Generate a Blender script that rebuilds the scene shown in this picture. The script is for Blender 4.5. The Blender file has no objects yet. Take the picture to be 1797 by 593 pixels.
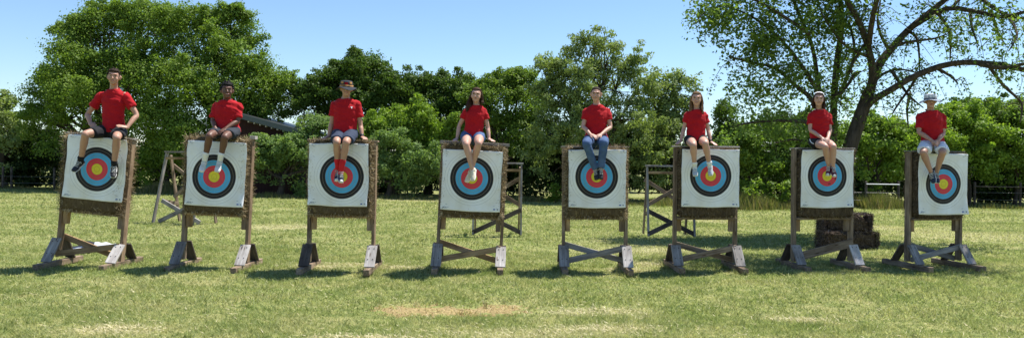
import bpy, bmesh, math, random
import numpy as np
from mathutils import Vector, Matrix, Quaternion, noise as mnoise

sc = bpy.context.scene
COL = sc.collection
R = math.radians
random.seed(7)
RNG = np.random.default_rng(11)

# ------------------------------------------------------------------ camera
FPX = 1376.0            # focal length in pixels of the 1797 px wide photograph
W0, H0 = 1797.0, 593.0
CAMH = 1.63
ROLL = R(0.8)
PITCH = math.atan((H0 / 2 - 283.0) / FPX)
cam_d = bpy.data.cameras.new("camera")
cam = bpy.data.objects.new("camera", cam_d)
COL.objects.link(cam)
cam_d.sensor_width = 36.0
cam_d.lens = 36.0 * FPX / W0
cam_d.clip_start = 0.1
cam_d.clip_end = 2000
cam.location = (0, 0, CAMH)
cam_rot = Matrix.Rotation(R(90) - PITCH, 4, 'X') @ Matrix.Rotation(ROLL, 4, 'Z')
cam.rotation_euler = cam_rot.to_euler()
sc.camera = cam
CR = cam_rot.to_3x3()


def P(x, y, Y):
    """point in the place that stands at depth Y and shows at pixel (x, y)"""
    d = CR @ Vector(((x - W0 / 2) / FPX, -(y - H0 / 2) / FPX, -1.0))
    return Vector((0, 0, CAMH)) + d * (Y / d.y)


def G(x, Y):
    """ground point at depth Y under pixel column x (near the ground)"""
    yh = 283 + (x - 898.5) * math.tan(ROLL)
    p = P(x, yh + CAMH * FPX / Y, Y)
    return Vector((p.x, Y, 0))


# ------------------------------------------------------------------ light
TO_SUN = Vector((0.40, 0.25, 1.0)).normalized()
w = bpy.data.worlds.new("World")
sc.world = w
w.use_nodes = True
nt = w.node_tree
bg = nt.nodes["Background"]
sky = nt.nodes.new("ShaderNodeTexSky")
sky.sky_type = 'NISHITA'
sky.sun_disc = False
sky.sun_elevation = math.asin(TO_SUN.z)
sky.sun_rotation = math.atan2(TO_SUN.x, TO_SUN.y)
sky.air_density = 1.0
sky.dust_density = 0.0
sky.ozone_density = 6.0
nt.links.new(sky.outputs[0], bg.inputs[0])
bg.inputs[1].default_value = 0.095
sd = bpy.data.lights.new("sun", 'SUN')
sd.energy = 4.8
sd.angle = R(0.53)
sd.color = (1.0, 0.955, 0.88)
so = bpy.data.objects.new("sun", sd)
COL.objects.link(so)
so.rotation_euler = (-TO_SUN).to_track_quat('-Z', 'Y').to_euler()
sc.view_settings.view_transform = 'Standard'
sc.view_settings.look = 'None'
sc.view_settings.gamma = 1
sc.view_settings.use_curve_mapping = False
sc.view_settings.exposure = 0.83


# ------------------------------------------------------------------ material helpers
def new_mat(name, rough=0.8, spec=0.3):
    m = bpy.data.materials.new(name)
    m.use_nodes = True
    b = m.node_tree.nodes["Principled BSDF"]
    b.inputs["Roughness"].default_value = rough
    b.inputs["Specular IOR Level"].default_value = spec
    return m, m.node_tree, b


def N(nt, kind, **kw):
    n = nt.nodes.new("ShaderNode" + kind)
    for k, v in kw.items():
        setattr(n, k, v)
    return n


def link(nt, a, b):
    nt.links.new(a, b)


def coords(nt, kind="Object", scale=(1, 1, 1)):
    if kind == "Position":
        g = N(nt, "NewGeometry")
        src = g.outputs["Position"]
    else:
        src = N(nt, "TexCoord").outputs[kind]
    mp = N(nt, "Mapping")
    mp.inputs["Scale"].default_value = scale
    link(nt, src, mp.inputs[0])
    return mp.outputs[0]


def noise(nt, vec, scale, detail=4, rough=0.55):
    n = N(nt, "TexNoise")
    n.inputs["Scale"].default_value = scale
    n.inputs["Detail"].default_value = detail
    n.inputs["Roughness"].default_value = rough
    link(nt, vec, n.inputs["Vector"])
    return n.outputs["Fac"]


def ramp(nt, fac, stops, interp='LINEAR'):
    r = N(nt, "ValToRGB")
    r.color_ramp.interpolation = interp
    el = r.color_ramp.elements
    while len(el) < len(stops):
        el.new(0.5)
    for e, (p, c) in zip(el, stops):
        e.position = p
        e.color = (c[0], c[1], c[2], 1) if isinstance(c, (tuple, list)) else (c, c, c, 1)
    link(nt, fac, r.inputs[0])
    return r.outputs[0]


def mixc(nt, fac, a, b, mode='MIX'):
    m = N(nt, "Mix", data_type='RGBA', blend_type=mode)
    for s, v in ((m.inputs["Factor"], fac), (m.inputs["A"], a), (m.inputs["B"], b)):
        pass
    ins = [i for i in m.inputs if i.enabled]
    for s, v in zip(ins, (fac, a, b)):
        if isinstance(v, (int, float)):
            s.default_value = v
        elif isinstance(v, (tuple, list)):
            s.default_value = (v[0], v[1], v[2], 1)
        else:
            link(nt, v, s)
    return [o for o in m.outputs if o.enabled][0]


def mathn(nt, op, a, b=None, clamp=False):
    m = N(nt, "Math", operation=op)
    m.use_clamp = clamp
    for i, v in enumerate((a, b)):
        if v is None:
            continue
        if isinstance(v, (int, float)):
            m.inputs[i].default_value = v
        else:
            link(nt, v, m.inputs[i])
    return m.outputs[0]


def bump(nt, bsdf, h, strength=0.3, dist=0.01):
    b = N(nt, "Bump")
    b.inputs["Strength"].default_value = strength
    b.inputs["Distance"].default_value = dist
    link(nt, h, b.inputs["Height"])
    link(nt, b.outputs[0], bsdf.inputs["Normal"])


def wood(name, dark, light, knots=True):
    m, nt, b = new_mat(name, 0.85, 0.2)
    oi = N(nt, "ObjectInfo")
    v = coords(nt, "Object", (1, 1, 1))
    add = N(nt, "VectorMath", operation='ADD')
    link(nt, v, add.inputs[0])
    sc_ = N(nt, "VectorMath", operation='SCALE')
    comb = N(nt, "CombineXYZ")
    for i in range(3):
        link(nt, oi.outputs["Random"], comb.inputs[i])
    link(nt, comb.outputs[0], sc_.inputs[0])
    sc_.inputs["Scale"].default_value = 37.0
    link(nt, sc_.outputs[0], add.inputs[1])
    mp = N(nt, "Mapping")
    mp.inputs["Scale"].default_value = (2.2, 45, 45)
    link(nt, add.outputs[0], mp.inputs[0])
    g = noise(nt, mp.outputs[0], 1.0, 5, 0.6)
    mp2 = N(nt, "Mapping")
    mp2.inputs["Scale"].default_value = (3, 6, 6)
    link(nt, add.outputs[0], mp2.inputs[0])
    s = noise(nt, mp2.outputs[0], 1.0, 3)
    c = ramp(nt, g, [(0.3, dark), (0.7, light)])
    st = ramp(nt, s, [(0.35, (0.45, 0.42, 0.4)), (0.62, (1, 1, 1))])
    c2 = mixc(nt, 0.8, c, st, 'MULTIPLY')
    # knots
    vo = N(nt, "TexVoronoi")
    vo.inputs["Scale"].default_value = 1.0
    mp3 = N(nt, "Mapping")
    mp3.inputs["Scale"].default_value = (3.2, 14, 14)
    link(nt, add.outputs[0], mp3.inputs[0])
    link(nt, mp3.outputs[0], vo.inputs["Vector"])
    k = ramp(nt, vo.outputs["Distance"], [(0.10, (0.25, 0.16, 0.1)), (0.16, (1, 1, 1))])
    c3 = mixc(nt, 0.75, c2, k, 'MULTIPLY')
    rv = mathn(nt, 'MULTIPLY_ADD', oi.outputs["Random"], 0.35)
    rv.node.inputs[2].default_value = 0.8
    hsv = N(nt, "HueSaturation")
    link(nt, c3, hsv.inputs["Color"])
    link(nt, rv, hsv.inputs["Value"])
    link(nt, hsv.outputs[0], b.inputs["Base Color"])
    bump(nt, b, g, 0.5, 0.004)
    return m


M = {}
M['wood_weathered'] = wood('wood_weathered', (0.18, 0.125, 0.085), (0.41, 0.315, 0.225))
M['wood_grey'] = wood('wood_grey', (0.21, 0.19, 0.175), (0.44, 0.41, 0.38))
M['wood_tan'] = wood('wood_tan', (0.28, 0.17, 0.085), (0.54, 0.37, 0.20))
M['wood_warm'] = wood('wood_warm', (0.20, 0.13, 0.08), (0.44, 0.31, 0.20))
M['wood_pale'] = wood('wood_pale', (0.42, 0.38, 0.35), (0.74, 0.70, 0.66))
M['wood_dark'] = wood('wood_dark', (0.06, 0.05, 0.045), (0.16, 0.13, 0.11))


def cloth(name, col, rough=0.9, var=0.15, sheen=0.03):
    m, nt, b = new_mat(name, rough, 0.15)
    v = coords(nt, "Object")
    n = noise(nt, v, 9, 3)
    c = ramp(nt, n, [(0.25, tuple(x * (1 - var) for x in col)), (0.75, tuple(min(1, x * (1 + var)) for x in col))])
    link(nt, c, b.inputs["Base Color"])
    b.inputs["Sheen Weight"].default_value = sheen
    b.inputs["Sheen Roughness"].default_value = 0.6
    vf = coords(nt, "Object", (5, 5, 9))
    f1 = noise(nt, vf, 1.0, 1, 0.4)
    f = mathn(nt, 'ABSOLUTE', mathn(nt, 'SUBTRACT', f1, 0.5))
    bump(nt, b, f, 0.55, 0.05)
    return m


def skin(name, col):
    m, nt, b = new_mat(name, 0.5, 0.35)
    v = coords(nt, "Object")
    n = noise(nt, v, 14, 4)
    c = ramp(nt, n, [(0.3, (col[0] * 0.92, col[1] * 0.84, col[2] * 0.82)), (0.7, col)])
    link(nt, c, b.inputs["Base Color"])
    b.inputs["Subsurface Weight"].default_value = 0.12
    b.inputs["Subsurface Radius"].default_value = (0.012, 0.004, 0.002)
    b.inputs["Subsurface Scale"].default_value = 1.0
    bump(nt, b, noise(nt, v, 160, 3), 0.12, 0.001)
    return m


def plain(name, col, rough=0.6, spec=0.4, metal=0.0, var=0.1):
    m, nt, b = new_mat(name, rough, spec)
    v = coords(nt, "Object")
    n = noise(nt, v, 30, 3)
    c = ramp(nt, n, [(0.3, tuple(x * (1 - var) for x in col)), (0.7, tuple(min(1, x * (1 + var)) for x in col))])
    link(nt, c, b.inputs["Base Color"])
    b.inputs["Metallic"].default_value = metal
    return m


def hairmat(name, dark, light):
    m, nt, b = new_mat(name, 0.75, 0.12)
    v = coords(nt, "Object", (90, 90, 9))
    n = noise(nt, v, 1, 3)
    c = ramp(nt, n, [(0.3, dark), (0.7, light)])
    link(nt, c, b.inputs["Base Color"])
    bump(nt, b, n, 0.6, 0.004)
    return m


# ------------------------------------------------------------------ object helpers
def tag(o, label=None, cat=None, group=None, kind=None):
    if label:
        o["label"] = label
    if cat:
        o["category"] = cat
    if group:
        o["group"] = group
    if kind:
        o["kind"] = kind
    return o


def empty(name, loc=(0, 0, 0), mat=None):
    o = bpy.data.objects.new(name, None)
    o.empty_display_size = 0.1
    COL.objects.link(o)
    if mat is not None:
        o.matrix_world = mat
    else:
        o.location = loc
    return o


def link_mesh(name, me, mat, parent=None, smooth=False):
    o = bpy.data.objects.new(name, me)
    COL.objects.link(o)
    if mat is not None:
        for mm in (mat if isinstance(mat, list) else [mat]):
            me.materials.append(mm)
    if smooth:
        me.polygons.foreach_set("use_smooth", [True] * len(me.polygons))
    if parent is not None:
        o.parent = parent
    return o


def beam(name, p0, p1, wid, thk, mat, parent=None, up=(0, 0, 1), bev=0.004):
    """board from p0 to p1; wid measured along the side axis, thk along `up`-ish axis"""
    p0, p1 = Vector(p0), Vector(p1)
    d = (p1 - p0)
    L = d.length
    x = d.normalized()
    z = Vector(up)
    z = (z - x * z.dot(x)).normalized()
    y = z.cross(x)
    bm = bmesh.new()
    bmesh.ops.create_cube(bm, size=1)
    for v in bm.verts:
        v.co = Vector((v.co.x * L, v.co.y * wid, v.co.z * thk))
    bmesh.ops.bevel(bm, geom=bm.edges[:], offset=bev, segments=1, affect='EDGES')
    me = bpy.data.meshes.new(name)
    bm.to_mesh(me)
    bm.free()
    o = link_mesh(name, me, mat, parent)
    rot = Matrix((x, y, z)).transposed().to_4x4()
    o.matrix_local = Matrix.Translation((p0 + p1) / 2) @ rot
    return o


WORK = bpy.data.scenes.new('workbench')     # empty side scene used only to fuse meshes; removed at the end


class Shell:
    """collects closed tubes to be fused into one surface"""

    def __init__(s):
        s.v, s.f = [], []

    def rings(s, rings, cap=True):
        n = len(rings[0])
        b = len(s.v)
        for r in rings:
            s.v.extend(r)
        for i in range(len(rings) - 1):
            for j in range(n):
                k = (j + 1) % n
                s.f.append((b + i * n + j, b + i * n + k, b + (i + 1) * n + k, b + (i + 1) * n + j))
        if cap:
            s.f.append(tuple(b + j for j in reversed(range(n))))
            e = b + (len(rings) - 1) * n
            s.f.append(tuple(e + j for j in range(n)))

    def tube(s, pts, rad, ref=(1, 0, 0), n=14, sub=4, caps=(True, True)):
        pts = [Vector(p) for p in pts]
        rad = [(r, r) if isinstance(r, (int, float)) else r for r in rad]
        P_, R_ = [], []
        m = len(pts)
        for i in range(m - 1):
            a, b2 = pts[max(i - 1, 0)], pts[i]
            c, d = pts[i + 1], pts[min(i + 2, m - 1)]
            ra, rb = rad[i], rad[i + 1]
            k = sub if m > 2 else 2
            for j in range(k):
                t = j / k
                t2, t3 = t * t, t * t * t
                q = 0.5 * ((2 * b2) + (c - a) * t + (2 * a - 5 * b2 + 4 * c - d) * t2 + (3 * b2 - a - 3 * c + d) * t3)
                P_.append(q)
                u = t * t * (3 - 2 * t)
                R_.append((ra[0] + (rb[0] - ra[0]) * u, ra[1] + (rb[1] - ra[1]) * u))
        P_.append(pts[-1])
        R_.append(rad[-1])
        # round caps
        def capr(p, d, r, rev):
            out = []
            for a in ((80, 55, 28) if not rev else (28, 55, 80)):
                a = R(a)
                rr = min(r)
                out.append((p + d * rr * math.sin(a), (r[0] * math.cos(a), r[1] * math.cos(a))))
            return out
        if caps[0]:
            d = (P_[0] - P_[1]).normalized()
            c = capr(P_[0], d, R_[0], False)
            P_ = [q[0] for q in c] + P_
            R_ = [q[1] for q in c] + R_
        if caps[1]:
            d = (P_[-1] - P_[-2]).normalized()
            c = capr(P_[-1], d, R_[-1], True)
            P_ = P_ + [q[0] for q in c]
            R_ = R_ + [q[1] for q in c]
        def flat(r, rev):
            out = [(r[0] * k, r[1] * k) for k in (.85, .65, .42, .2, .05)]
            return out if not rev else out[::-1]
        t0_ = (P_[1] - P_[0]).normalized()
        t1_ = (P_[-1] - P_[-2]).normalized()
        if not caps[0]:
            q = flat(R_[0], True)
            P_ = [P_[0] - t0_ * .0005 * (5 - j) for j in range(5)] + P_
            R_ = q + R_
        if not caps[1]:
            q = flat(R_[-1], False)
            P_ = P_ + [P_[-1] + t1_ * .0005 * (j + 1) for j in range(5)]
            R_ = R_ + q
        rings = []
        rf = Vector(ref)
        for i, (p, r) in enumerate(zip(P_, R_)):
            t = (P_[min(i + 1, len(P_) - 1)] - P_[max(i - 1, 0)])
            if t.length < 1e-9:
                t = Vector((0, 0, 1))
            t.normalize()
            u = rf - t * rf.dot(t)
            if u.length < 1e-3:
                u = Vector((0, 1, 0)) - t * t.y
            u.normalize()
            v = t.cross(u)
            rings.append([tuple(p + u * (r[0] * math.cos(2 * math.pi * j / n)) + v * (r[1] * math.sin(2 * math.pi * j / n))) for j in range(n)])
        s.rings(rings)
        return s

    def ball(s, c, r, n=14):
        c = Vector(c)
        r = (r, r, r) if isinstance(r, (int, float)) else r
        rings = []
        for i in range(1, 9):
            a = math.pi * i / 9
            rings.append([(c.x + r[0] * math.sin(a) * math.cos(2 * math.pi * j / n),
                           c.y + r[1] * math.sin(a) * math.sin(2 * math.pi * j / n),
                           c.z - r[2] * math.cos(a)) for j in range(n)])
        s.rings(rings)
        return s

    def mesh(s, name):
        me = bpy.data.meshes.new(name)
        me.from_pydata([tuple(v) for v in s.v], [], s.f)
        return me

    def fused(s, name, vox=0.007, smooth=3, noise_amp=0.0, noise_scale=8.0, seed=0, origin=None, wrinkle=None):
        me = s.mesh(name)
        o = bpy.data.objects.new(name, me)
        WORK.collection.objects.link(o)
        m = o.modifiers.new("r", 'REMESH')
        m.mode = 'VOXEL'
        m.voxel_size = vox
        m2 = o.modifiers.new("s", 'SMOOTH')
        m2.iterations = smooth
        m2.factor = 0.5
        with bpy.context.temp_override(scene=WORK, view_layer=WORK.view_layers[0]):
            dg = bpy.context.evaluated_depsgraph_get()
        out = bpy.data.meshes.new_from_object(o.evaluated_get(dg))
        bpy.data.objects.remove(o)
        bpy.data.meshes.remove(me)
        out.name = name
        if noise_amp:
            nrm_ = [v.normal.copy() for v in out.vertices]
            for v, vn in zip(out.vertices, nrm_):
                p = v.co * noise_scale + Vector((seed * 3.1, seed, 0))
                h = mnoise.noise(p) + 0.5 * mnoise.noise(p * 2.3)
                q = Vector((v.co.x * 9 + v.co.z * 4, v.co.y * 5, v.co.z * 16 - abs(v.co.x) * 6)) + Vector((seed, 0, seed))
                h2 = 1 - 2.2 * abs(mnoise.noise(q))
                v.co += vn * noise_amp * (h * 0.6 + h2 * 0.5)
        if origin is not None:
            out.transform(Matrix.Translation(-Vector(origin)))
        return out


def tube_mesh(name, segs, mat, parent=None, n=8, smooth=True, sub=3):
    s = Shell()
    for pts, rad in segs:
        s.tube(pts, rad, n=n, sub=sub)
    return link_mesh(name, s.mesh(name), mat, parent, smooth)


def np_mesh(name, verts, faces_n, k):
    """verts (V,3); faces consecutive k-gons"""
    me = bpy.data.meshes.new(name)
    nv = len(verts)
    me.vertices.add(nv)
    me.vertices.foreach_set("co", verts.astype(np.float32).ravel())
    me.loops.add(faces_n * k)
    me.loops.foreach_set("vertex_index", np.arange(faces_n * k, dtype=np.int32))
    me.polygons.add(faces_n)
    me.polygons.foreach_set("loop_start", np.arange(0, faces_n * k, k, dtype=np.int32))
    try:
        me.polygons.foreach_set("loop_total", np.full(faces_n, k, dtype=np.int32))
    except Exception:
        pass
    me.update(calc_edges=True)
    return me


# ------------------------------------------------------------------ ground
def patch_mask(nt, pos, cx, cy, rx, ry, nz, soft=0.35):
    sub = N(nt, "VectorMath", operation='SUBTRACT')
    link(nt, pos, sub.inputs[0])
    sub.inputs[1].default_value = (cx, cy, 0)
    mul = N(nt, "VectorMath", operation='MULTIPLY')
    link(nt, sub.outputs[0], mul.inputs[0])
    mul.inputs[1].default_value = (1 / rx, 1 / ry, 0)
    ln = N(nt, "VectorMath", operation='LENGTH')
    link(nt, mul.outputs[0], ln.inputs[0])
    a = mathn(nt, 'ADD', ln.outputs["Value"], mathn(nt, 'MULTIPLY', mathn(nt, 'SUBTRACT', nz, 0.5), 3.6))
    return ramp(nt, a, [(0.70, 1.0), (0.70 + soft * 1.5, 0.0)])


gp = lambda x, y: (lambda Y: (P(x, y, Y).x, Y))(CAMH * FPX / (y - (283 + (x - 898.5) * math.tan(ROLL))))
DIRT = [gp(725, 539) + (0.42, 0.30), gp(790, 541) + (0.5, 0.24), gp(872, 539) + (0.34, 0.26)]
STRAW = [gp(940, 582) + (1.1, 0.33), gp(640, 590) + (0.5, 0.12), gp(500, 397) + (1.1, 0.7), gp(720, 349) + (3.2, 1.6), gp(1700, 412) + (2.2, 1.6), gp(1060, 577) + (0.7, 0.25),
         gp(1130, 440) + (1.5, 0.8), gp(1560, 400) + (1.6, 0.8), gp(1230, 386) + (1.2, 0.6), gp(600, 463) + (0.9, 0.22), gp(1040, 545) + (0.6, 0.25), gp(200, 575) + (0.5, 0.2), gp(560, 468) + (0.5, 0.2), gp(700, 470) + (0.6, 0.15), gp(1130, 462) + (0.6, 0.25), gp(1100, 470) + (0.35, 0.2), gp(1400, 560) + (0.4, 0.15)]


def lawn_color(nt, blades):
    g = N(nt, "NewGeometry")
    pos = g.outputs["Position"]
    n1 = noise(nt, pos, 0.35, 4)
    n2 = noise(nt, pos, 1.7, 5, 0.6)
    n3 = noise(nt, pos, 9, 4, 0.65)
    n4 = noise(nt, pos, 34, 3, 0.6)
    c1 = ramp(nt, n2, [(0.3, (0.225, 0.285, 0.095)), (0.5, (0.31, 0.345, 0.145)), (0.72, (0.41, 0.405, 0.21))])
    c2 = ramp(nt, n3, [(0.32, (0.60, 0.66, 0.60)), (0.68, (1.18, 1.12, 1.1))])
    c = mixc(nt, 0.9, c1, c2, 'MULTIPLY')
    c = mixc(nt, 0.85, c, ramp(nt, n4, [(0.32, (0.62, 0.66, 0.60)), (0.68, (1.22, 1.18, 1.12))]), 'MULTIPLY')
    dry = ramp(nt, mathn(nt, 'ADD', mathn(nt, 'MULTIPLY', n1, 0.5), mathn(nt, 'MULTIPLY', n3, 0.5)), [(0.50, 0.0), (0.68, 0.5)])
    c = mixc(nt, dry, c, (0.48, 0.44, 0.24))
    msum = None
    for (x, y, rx, ry) in STRAW:
        mk = patch_mask(nt, pos, x, y, rx, ry, n3, 0.7)
        msum = mk if msum is None else mathn(nt, 'MAXIMUM', msum, mk)
    c = mixc(nt, mathn(nt, 'MULTIPLY', msum, 0.38), c, (0.62, 0.55, 0.36))
    msum = None
    for (x, y, rx, ry) in DIRT:
        mk = patch_mask(nt, pos, x, y, rx, ry, n3, 0.4)
        msum = mk if msum is None else mathn(nt, 'MAXIMUM', msum, mk)
    msum = mathn(nt, 'MULTIPLY', msum, 0.6)
    c = mixc(nt, msum, c, ramp(nt, n4, [(0.3, (0.13, 0.085, 0.05)), (0.45, (0.42, 0.27, 0.16)), (0.7, (0.70, 0.48, 0.30))]))
    if blades:
        hsv = N(nt, "HueSaturation")
        link(nt, c, hsv.inputs["Color"])
        rnd = g.outputs["Random Per Island"]
        v = mathn(nt, 'MULTIPLY_ADD', rnd, 0.9)
        v.node.inputs[2].default_value = 0.72
        link(nt, v, hsv.inputs["Value"])
        sat = mathn(nt, 'MULTIPLY_ADD', rnd, -0.35)
        sat.node.inputs[2].default_value = 1.15
        link(nt, sat, hsv.inputs["Saturation"])
        c = hsv.outputs[0]
    return c, n3


m, nt, b = new_mat('lawn_soil', 0.95, 0.1)
c, n3 = lawn_color(nt, False)
dk = mixc(nt, 1.0, c, (0.8, 0.78, 0.7), 'MULTIPLY')
link(nt, dk, b.inputs["Base Color"])
bump(nt, b, noise(nt, coords(nt, "Position"), 40, 4, 0.7), 0.6, 0.03)
M['lawn'] = m

m, nt, b = new_mat('grass_blade', 0.7, 0.2)
c, _ = lawn_color(nt, True)
out = nt.nodes["Material Output"]
dif = N(nt, "BsdfDiffuse")
tr = N(nt, "BsdfTranslucent")
link(nt, c, dif.inputs[0])
link(nt, mixc(nt, 1.0, c, (1.1, 1.15, 0.8), 'MULTIPLY'), tr.inputs[0])
mx = N(nt, "MixShader")
mx.inputs[0].default_value = 0.45
link(nt, dif.outputs[0], mx.inputs[1])
link(nt, tr.outputs[0], mx.inputs[2])
link(nt, mx.outputs[0], out.inputs[0])
M['blade'] = m


def gheight(x, y):
    return 0.018 * np.sin(x * 1.3 + 0.7 * y) + 0.015 * np.sin(y * 2.1 - x * 0.6) - 0.02


def ground_sheet():
    xs = np.unique(np.concatenate([np.linspace(-600, -40, 12), np.linspace(-40, 40, 161), np.linspace(40, 600, 12)]))
    ys = np.unique(np.concatenate([np.linspace(-60, 3, 8), np.linspace(3, 42, 120), np.linspace(42, 900, 14)]))
    X, Y = np.meshgrid(xs, ys)
    near = ((np.abs(X) < 40) & (Y > 3) & (Y < 42))
    Z = np.where(near, gheight(X, Y), -0.02)
    v = np.stack([X.ravel(), Y.ravel(), Z.ravel()], 1)
    nx, ny = len(xs), len(ys)
    idx = np.arange(nx * ny).reshape(ny, nx)
    f = np.stack([idx[:-1, :-1].ravel(), idx[:-1, 1:].ravel(), idx[1:, 1:].ravel(), idx[1:, :-1].ravel()], 1)
    me = bpy.data.meshes.new("ground")
    me.from_pydata(v.tolist(), [], f.tolist())
    o = link_mesh("ground", me, M['lawn'], smooth=True)
    tag(o, "broad mown lawn reaching back to the tree line", "ground", kind="structure")


ground_sheet()


def grass():
    parts = []
    for (y0, y1, n, hgt, wd) in ((4.6, 8.5, 210000, 0.030, 0.0042), (8.5, 14.5, 260000, 0.034, 0.006), (14.5, 24, 150000, 0.038, 0.011), (24, 37, 90000, 0.045, 0.02)):
        Y = np.sqrt(RNG.random(n) * (y1 ** 2 - y0 ** 2) + y0 ** 2)
        X = (RNG.random(n) * 2 - 1) * (Y * 0.70 + 0.8)
        keep = np.ones(n, bool)
        for (cx, cy, rx, ry) in DIRT:
            d = ((X - cx) / rx) ** 2 + ((Y - cy) / ry) ** 2
            keep &= ~((d < 1.0) & (RNG.random(n) < 0.55))
        # patchiness
        pn = np.sin(X * 2.1 + np.sin(Y * 1.7) * 2) * np.sin(Y * 2.7 + np.sin(X * 1.3) * 2)
        keep &= RNG.random(n) < (0.82 + 0.18 * pn)
        X, Y, pn = X[keep], Y[keep], pn[keep]
        k = len(X)
        h = hgt * (0.45 + RNG.random(k) ** 1.5 * 1.1) * (1 + 0.3 * pn)
        a = RNG.random(k) * 2 * np.pi
        wv = wd * (0.6 + 0.8 * RNG.random(k))
        la = RNG.random(k) * 2 * np.pi
        ln = h * (0.3 + RNG.random(k) * 1.3)
        z = gheight(X, Y)
        v = np.empty((k, 3, 3))
        v[:, 0] = np.stack([X - np.cos(a) * wv, Y - np.sin(a) * wv, z], 1)
        v[:, 1] = np.stack([X + np.cos(a) * wv, Y + np.sin(a) * wv, z], 1)
        v[:, 2] = np.stack([X + np.cos(la) * ln, Y + np.sin(la) * ln, z + h], 1)
        parts.append(v.reshape(-1, 3))
    # longer tufts the mower left round the feet of the stands
    tx, ty = [], []
    for s_ in ((157, 11.65), (377, 11.6), (598, 11.6), (822, 11.8), (1043, 11.95), (1236, 12.25), (1442, 12.6), (1637, 12.85)):
        g_ = G(*s_)
        for sg in (-1, 1):
            for q in range(16):
                a_, b_ = g_.x + sg * .475 + RNG.normal() * .10 + RNG.choice([-.06, .06]), g_.y - .55 + RNG.random() * 1.1
                nb = 26
                tx.append(a_ + RNG.normal(size=nb) * .025)
                ty.append(b_ + RNG.normal(size=nb) * .03)
    for q in range(420):
        b_ = 5.5 + RNG.random() * 13
        a_ = (RNG.random() * 2 - 1) * b_ * .68
        nb = 22
        tx.append(a_ + RNG.normal(size=nb) * .03)
        ty.append(b_ + RNG.normal(size=nb) * .03)
    X, Y = np.concatenate(tx), np.concatenate(ty)
    k = len(X)
    h = .035 + .065 * RNG.random(k) ** 1.6
    a = RNG.random(k) * 2 * np.pi
    la = RNG.random(k) * 2 * np.pi
    ln = h * (.2 + RNG.random(k) * .8)
    z = gheight(X, Y)
    v = np.empty((k, 3, 3))
    v[:, 0] = np.stack([X - np.cos(a) * .005, Y - np.sin(a) * .005, z], 1)
    v[:, 1] = np.stack([X + np.cos(a) * .005, Y + np.sin(a) * .005, z], 1)
    v[:, 2] = np.stack([X + np.cos(la) * ln, Y + np.sin(la) * ln, z + h], 1)
    parts.append(v.reshape(-1, 3))
    # loose dry clippings lying on the lawn
    k = 9000
    Y = 6.0 + RNG.random(k) ** 1.2 * 14
    X = (RNG.random(k) * 2 - 1) * (Y * 0.70)
    pick = RNG.integers(0, len(STRAW), k // 2)
    S = np.array(STRAW)[pick]
    X[:k // 2] = S[:, 0] + RNG.normal(size=k // 2) * S[:, 2] * 0.5
    Y[:k // 2] = S[:, 1] + RNG.normal(size=k // 2) * S[:, 3] * 0.5
    Y = np.maximum(Y, 4.7)
    a = RNG.random(k) * 2 * np.pi
    L = 0.02 + 0.06 * RNG.random(k)
    z = gheight(X, Y) + 0.012 + RNG.random(k) * 0.02
    v = np.empty((k, 3, 3))
    dx, dy = np.cos(a), np.sin(a)
    v[:, 0] = np.stack([X - dy * 0.003, Y + dx * 0.003, z], 1)
    v[:, 1] = np.stack([X + dy * 0.003, Y - dx * 0.003, z + 0.002], 1)
    v[:, 2] = np.stack([X + dx * L, Y + dy * L, z + RNG.random(k) * 0.03], 1)
    straw = v.reshape(-1, 3)
    vv = np.concatenate(parts)
    o = link_mesh("grass", np_mesh("grass", vv, len(vv) // 3, 3), M['blade'])
    tag(o, "short mown grass blades covering the lawn", "grass", kind="stuff")
    o = link_mesh("dry_clippings", np_mesh("dry_clippings", straw, k, 3), M['straw_bit'])
    tag(o, "pale dry clippings scattered over the lawn", "straw", kind="stuff")


def islandmat(name, stops, trans=0.0, rough=0.9, noise_scale=None):
    m, nt, b = new_mat(name, rough, 0.15)
    g = N(nt, "NewGeometry")
    f = g.outputs["Random Per Island"]
    if noise_scale:
        nn = noise(nt, g.outputs["Position"], noise_scale, 3)
        f = mathn(nt, 'ADD', mathn(nt, 'MULTIPLY', f, 0.5), mathn(nt, 'MULTIPLY', nn, 0.5))
    c = ramp(nt, f, stops)
    if trans:
        out = nt.nodes["Material Output"]
        tr = N(nt, "BsdfTranslucent")
        link(nt, c, b.inputs["Base Color"])
        link(nt, mixc(nt, 1.0, c, (1.25, 1.35, 0.55), 'MULTIPLY'), tr.inputs[0])
        mx = N(nt, "MixShader")
        mx.inputs[0].default_value = trans
        link(nt, b.outputs[0], mx.inputs[1])
        link(nt, tr.outputs[0], mx.inputs[2])
        link(nt, mx.outputs[0], out.inputs[0])
    else:
        link(nt, c, b.inputs["Base Color"])
    return m


M['straw_bit'] = islandmat('straw_bit', [(0.0, (0.45, 0.38, 0.2)), (1.0, (0.72, 0.64, 0.42))])
grass()


# ------------------------------------------------------------------ trees
def leaf_quads(C, size, elong, up=0.5, droop=0.0, outw=None):
    n = len(C)
    nrm = RNG.normal(size=(n, 3))
    if outw is not None:
        nrm = nrm * 0.62 + outw * 1.0
        nrm[:, 2] += up * .5
    else:
        nrm[:, 2] = np.abs(nrm[:, 2]) + up
    nrm /= np.linalg.norm(nrm, axis=1, keepdims=True)
    a = RNG.normal(size=(n, 3))
    a[:, 2] -= droop
    a -= nrm * (a * nrm).sum(1, keepdims=True)
    a /= np.linalg.norm(a, axis=1, keepdims=True) + 1e-9
    b = np.cross(nrm, a)
    s = size * (0.6 + 0.8 * RNG.random((n, 1)))
    v = np.empty((n, 4, 3))
    fold = nrm * s * 0.12
    v[:, 0] = C - a * s * elong
    v[:, 1] = C + b * s * 0.5 - fold
    v[:, 2] = C + a * s * elong
    v[:, 3] = C - b * s * 0.5 - fold
    return v.reshape(-1, 3)


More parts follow.
